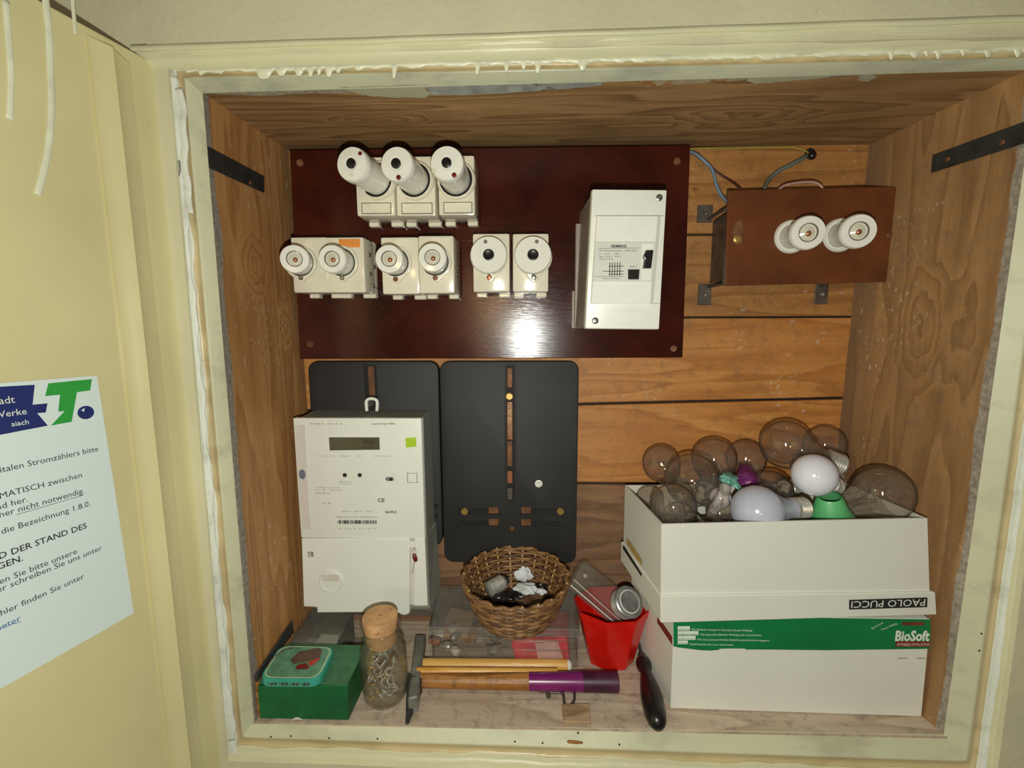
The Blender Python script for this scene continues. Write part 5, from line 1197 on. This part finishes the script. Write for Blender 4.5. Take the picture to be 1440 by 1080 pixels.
# contents of the basket
def inb(px, py, u):     # pixel met with a level plane inside the basket
    O = BC+BZ*(u*HB); d = ray(px, py); t = (O-CAM).dot(BZ)/d.dot(BZ); return CAM+d*t
c0, c1 = inb(686, 830, .55), inb(716, 813, .62)
lbz = thing('bulb_base', 'broken bright ribbed metal lamp base lying in the wicker basket', 'lamp base', c0)
ax = c1-c0; prof = [(.0095, 0)]
for k in range(9): prof += [(.0122, .002+k*.003), (.0110, .0035+k*.003)]
prof += [(.0095, .030), (.006, .033)]
part('thread', lathe(prof, 28, c0, ax), 'threads', lbz, 40)
part('insulator', lathe([(.0085, 0), (.0058, .006), (.002, .007), (0, .007)], 18, c0+ax.normalized()*.031, ax, cap=False), 'blackplastic', lbz, True)
def crumple(name, px, py, u, r, label, sq=(1, 1, 1), seed=1, mat='tissue', cat='paper'):
    random.seed(seed); bm = bmesh.new(); bmesh.ops.create_icosphere(bm, subdivisions=3, radius=r); c = inb(px, py, u)
    k = [Vector((random.uniform(-1, 1), random.uniform(-1, 1), random.uniform(-1, 1))).normalized() for _ in range(16)]
    for v in bm.verts:
        n = v.co.normalized(); f = 1-.34*max(0, max((n.dot(q) for q in k)) - .80)/.2 + random.uniform(-.03, .03)+.12*math.sin(7*n.x+5*n.y+seed)
        v.co = Vector((v.co.x*f*sq[0], v.co.y*f*sq[1], v.co.z*f*sq[2]))+c
    return solo(name, bm, mat, label, cat, False)
crumple('paper_scrap', 737, 807, .50, .0155, 'upper crumpled white paper scrap in the basket, standing up', (1.0, .55, .9), 3)
crumple('paper_scrap', 741, 829, .45, .0185, 'lower crumpled white paper scrap spread across the basket bottom', (1.25, .8, .45), 8)
crumple('paper_scrap', 762, 832, .48, .008, 'tiny white paper scrap at the right side of the basket bottom', (1.2, .8, .6), 4)
crumple('rubber_piece', 722, 838, .42, .013, 'black rubber piece among the white scraps in the basket', (1.5, .9, .6), 5, 'blackplastic', 'rubber')
crumple('rubber_piece', 759, 828, .42, .012, 'black rubber piece at the right of the white scraps', (1.1, .8, .8), 6, 'blackplastic', 'rubber')

crumple('rubber_piece', 700, 842, .40, .013, 'dark rubber piece under the lamp base at the front of the basket', (1.5, .8, .6), 9, 'blackplastic', 'rubber')
crumple('cloth_scrap', 740, 838, .22, .030, 'dark brown cloth scrap filling the bottom of the basket', (1.5, 1.2, .5), 12, 'wicker2', 'cloth')

# ------------------------------------------------------------------ red pot and what it holds
PC = Vector((.4925, -.082, .001)); PH = .092
pot = thing('plastic_pot', 'eight-sided bright red plastic pot standing against the shoebox', 'pot', PC)
bm = bmesh.new(); lv = []
for r, h in ((.036, 0), (.0535, PH-.016), (.0560, PH-.014), (.0585, PH), (.0562, PH), (.0538, PH-.014), (.0510, PH-.018), (.034, .003)):
    lv.append([bm.verts.new(PC+Vector((r*math.cos(2*PI*(k+.5)/8+.12), r*math.sin(2*PI*(k+.5)/8+.12)*.86, h))) for k in range(8)])
for A, B in zip(lv, lv[1:]):
    for k in range(8): bm.faces.new((A[k], A[(k+1) % 8], B[(k+1) % 8], B[k]))
bm.faces.new(lv[0][::-1]); bm.faces.new(lv[-1]); bmesh.ops.recalc_face_normals(bm, faces=bm.faces)
bmesh.ops.bevel(bm, geom=[e for e in bm.edges], offset=.0010, segments=2, affect='EDGES', clamp_overlap=True)
part('pot_body', bm, 'redpot', pot, 25)
# clear case leaning out of the pot
q0, q1, q2, q3 = at(802, 823, -.092), at(821, 788, -.055), at(884, 838, -.045), at(876, 886, -.090)
dn_ = (q1-q0).cross(q3-q0).normalized(); dn_ = dn_ if dn_.y > 0 else -dn_
cs = thing('clear_case', 'long clear plastic case leaning out of the red pot to the left', 'case', q3)
part('shell', hexa([q3+dn_*.012, q3, q2, q2+dn_*.012, q0+dn_*.012, q0, q1, q1+dn_*.012], .0012), 'clearplastic', cs)
eo = -dn_*.0008
part('lid_edge', tube([q0+eo, q3+eo], .0010, 6, n=1), 'card', cs, label='painted-in highlight along the edge of the clear case')  # white tubes paint in the highlights along the case edges
part('lid_edge', tube([q0.lerp(q1, .22)+eo, q3.lerp(q2, .16)+eo], .0005, 6, n=1), 'card', cs)
part('lid_edge', tube([q1+eo, q2+eo], .0006, 6, n=1), 'clearplastic', cs)
part('hanging_hole', lathe([(.0026, 0), (.0026, .0008), (.0016, .0008)], 14, q0.lerp(q1, .5).lerp(q2, .14)+eo, -dn_, cap=False), 'card', cs)
tn = thing('round_tin', 'small round metal can with a clear glass lid in the red pot', 'can', at(878, 862, -.09))
F0 = at(885, 846, -.112); axt = Vector((-.30, .62, -.60)).normalized()
prof = [(.0205, .004)]
for k in range(5): prof += [(.0212, .006+k*.003), (.0204, .0075+k*.003)]
part('can_body', lathe(prof+[(.0185, .024), (0, .024)], 36, F0, axt), 'threads', tn, 40)
part('lid', lathe([(0, .0006), (.0120, .0002), (.0165, -.0012), (.0205, -.001), (.0225, .001), (.0222, .004), (.0205, .0045)], 40, F0, axt, cap=False), 'greypiece', tn, 50, 'frosted clear round lid')
part('lid_ring', lathe([(.0150, -.0016), (.0160, -.0016), (.0165, -.0008)], 36, F0, axt, cap=False), 'card', tn, True)

# ------------------------------------------------------------------ screwdriver
s0, s1v = atz(904, 929, .015), atz(927, 1027, .013); ax = s1v-s0; Ls = ax.length
sd = thing('screwdriver', 'black wooden-handled screwdriver lying beside the lower shoebox', 'screwdriver', s0)
part('handle', lathe([(0, 0), (.008, .0008), (.0110, .0045), (.0114, .010), (.0105, .016), (.0078, .021), (.0082, .028), (.0112, .042), (.0142, .062), (.0150, .078), (.0142, .094), (.0118, .107), (.0075, .114), (0, .116)], 32, s0, ax*(1/Ls), cap=False), 'blackplastic', sd, True)
part('ferrule', lathe([(.0060, -.010), (.0066, .002)], 16, s0, ax*(1/Ls)), 'dullsteel', sd, 40)
part('blade', lathe([(.0028, -.045), (.0028, -.009)], 10, s0, ax*(1/Ls)), 'dullsteel', sd, 40)
part('worn_band', lathe([(.0083, .0285), (.0086, .0300), (.0089, .0312)], 24, s0, ax*(1/Ls), cap=False), 'groove', sd, True)
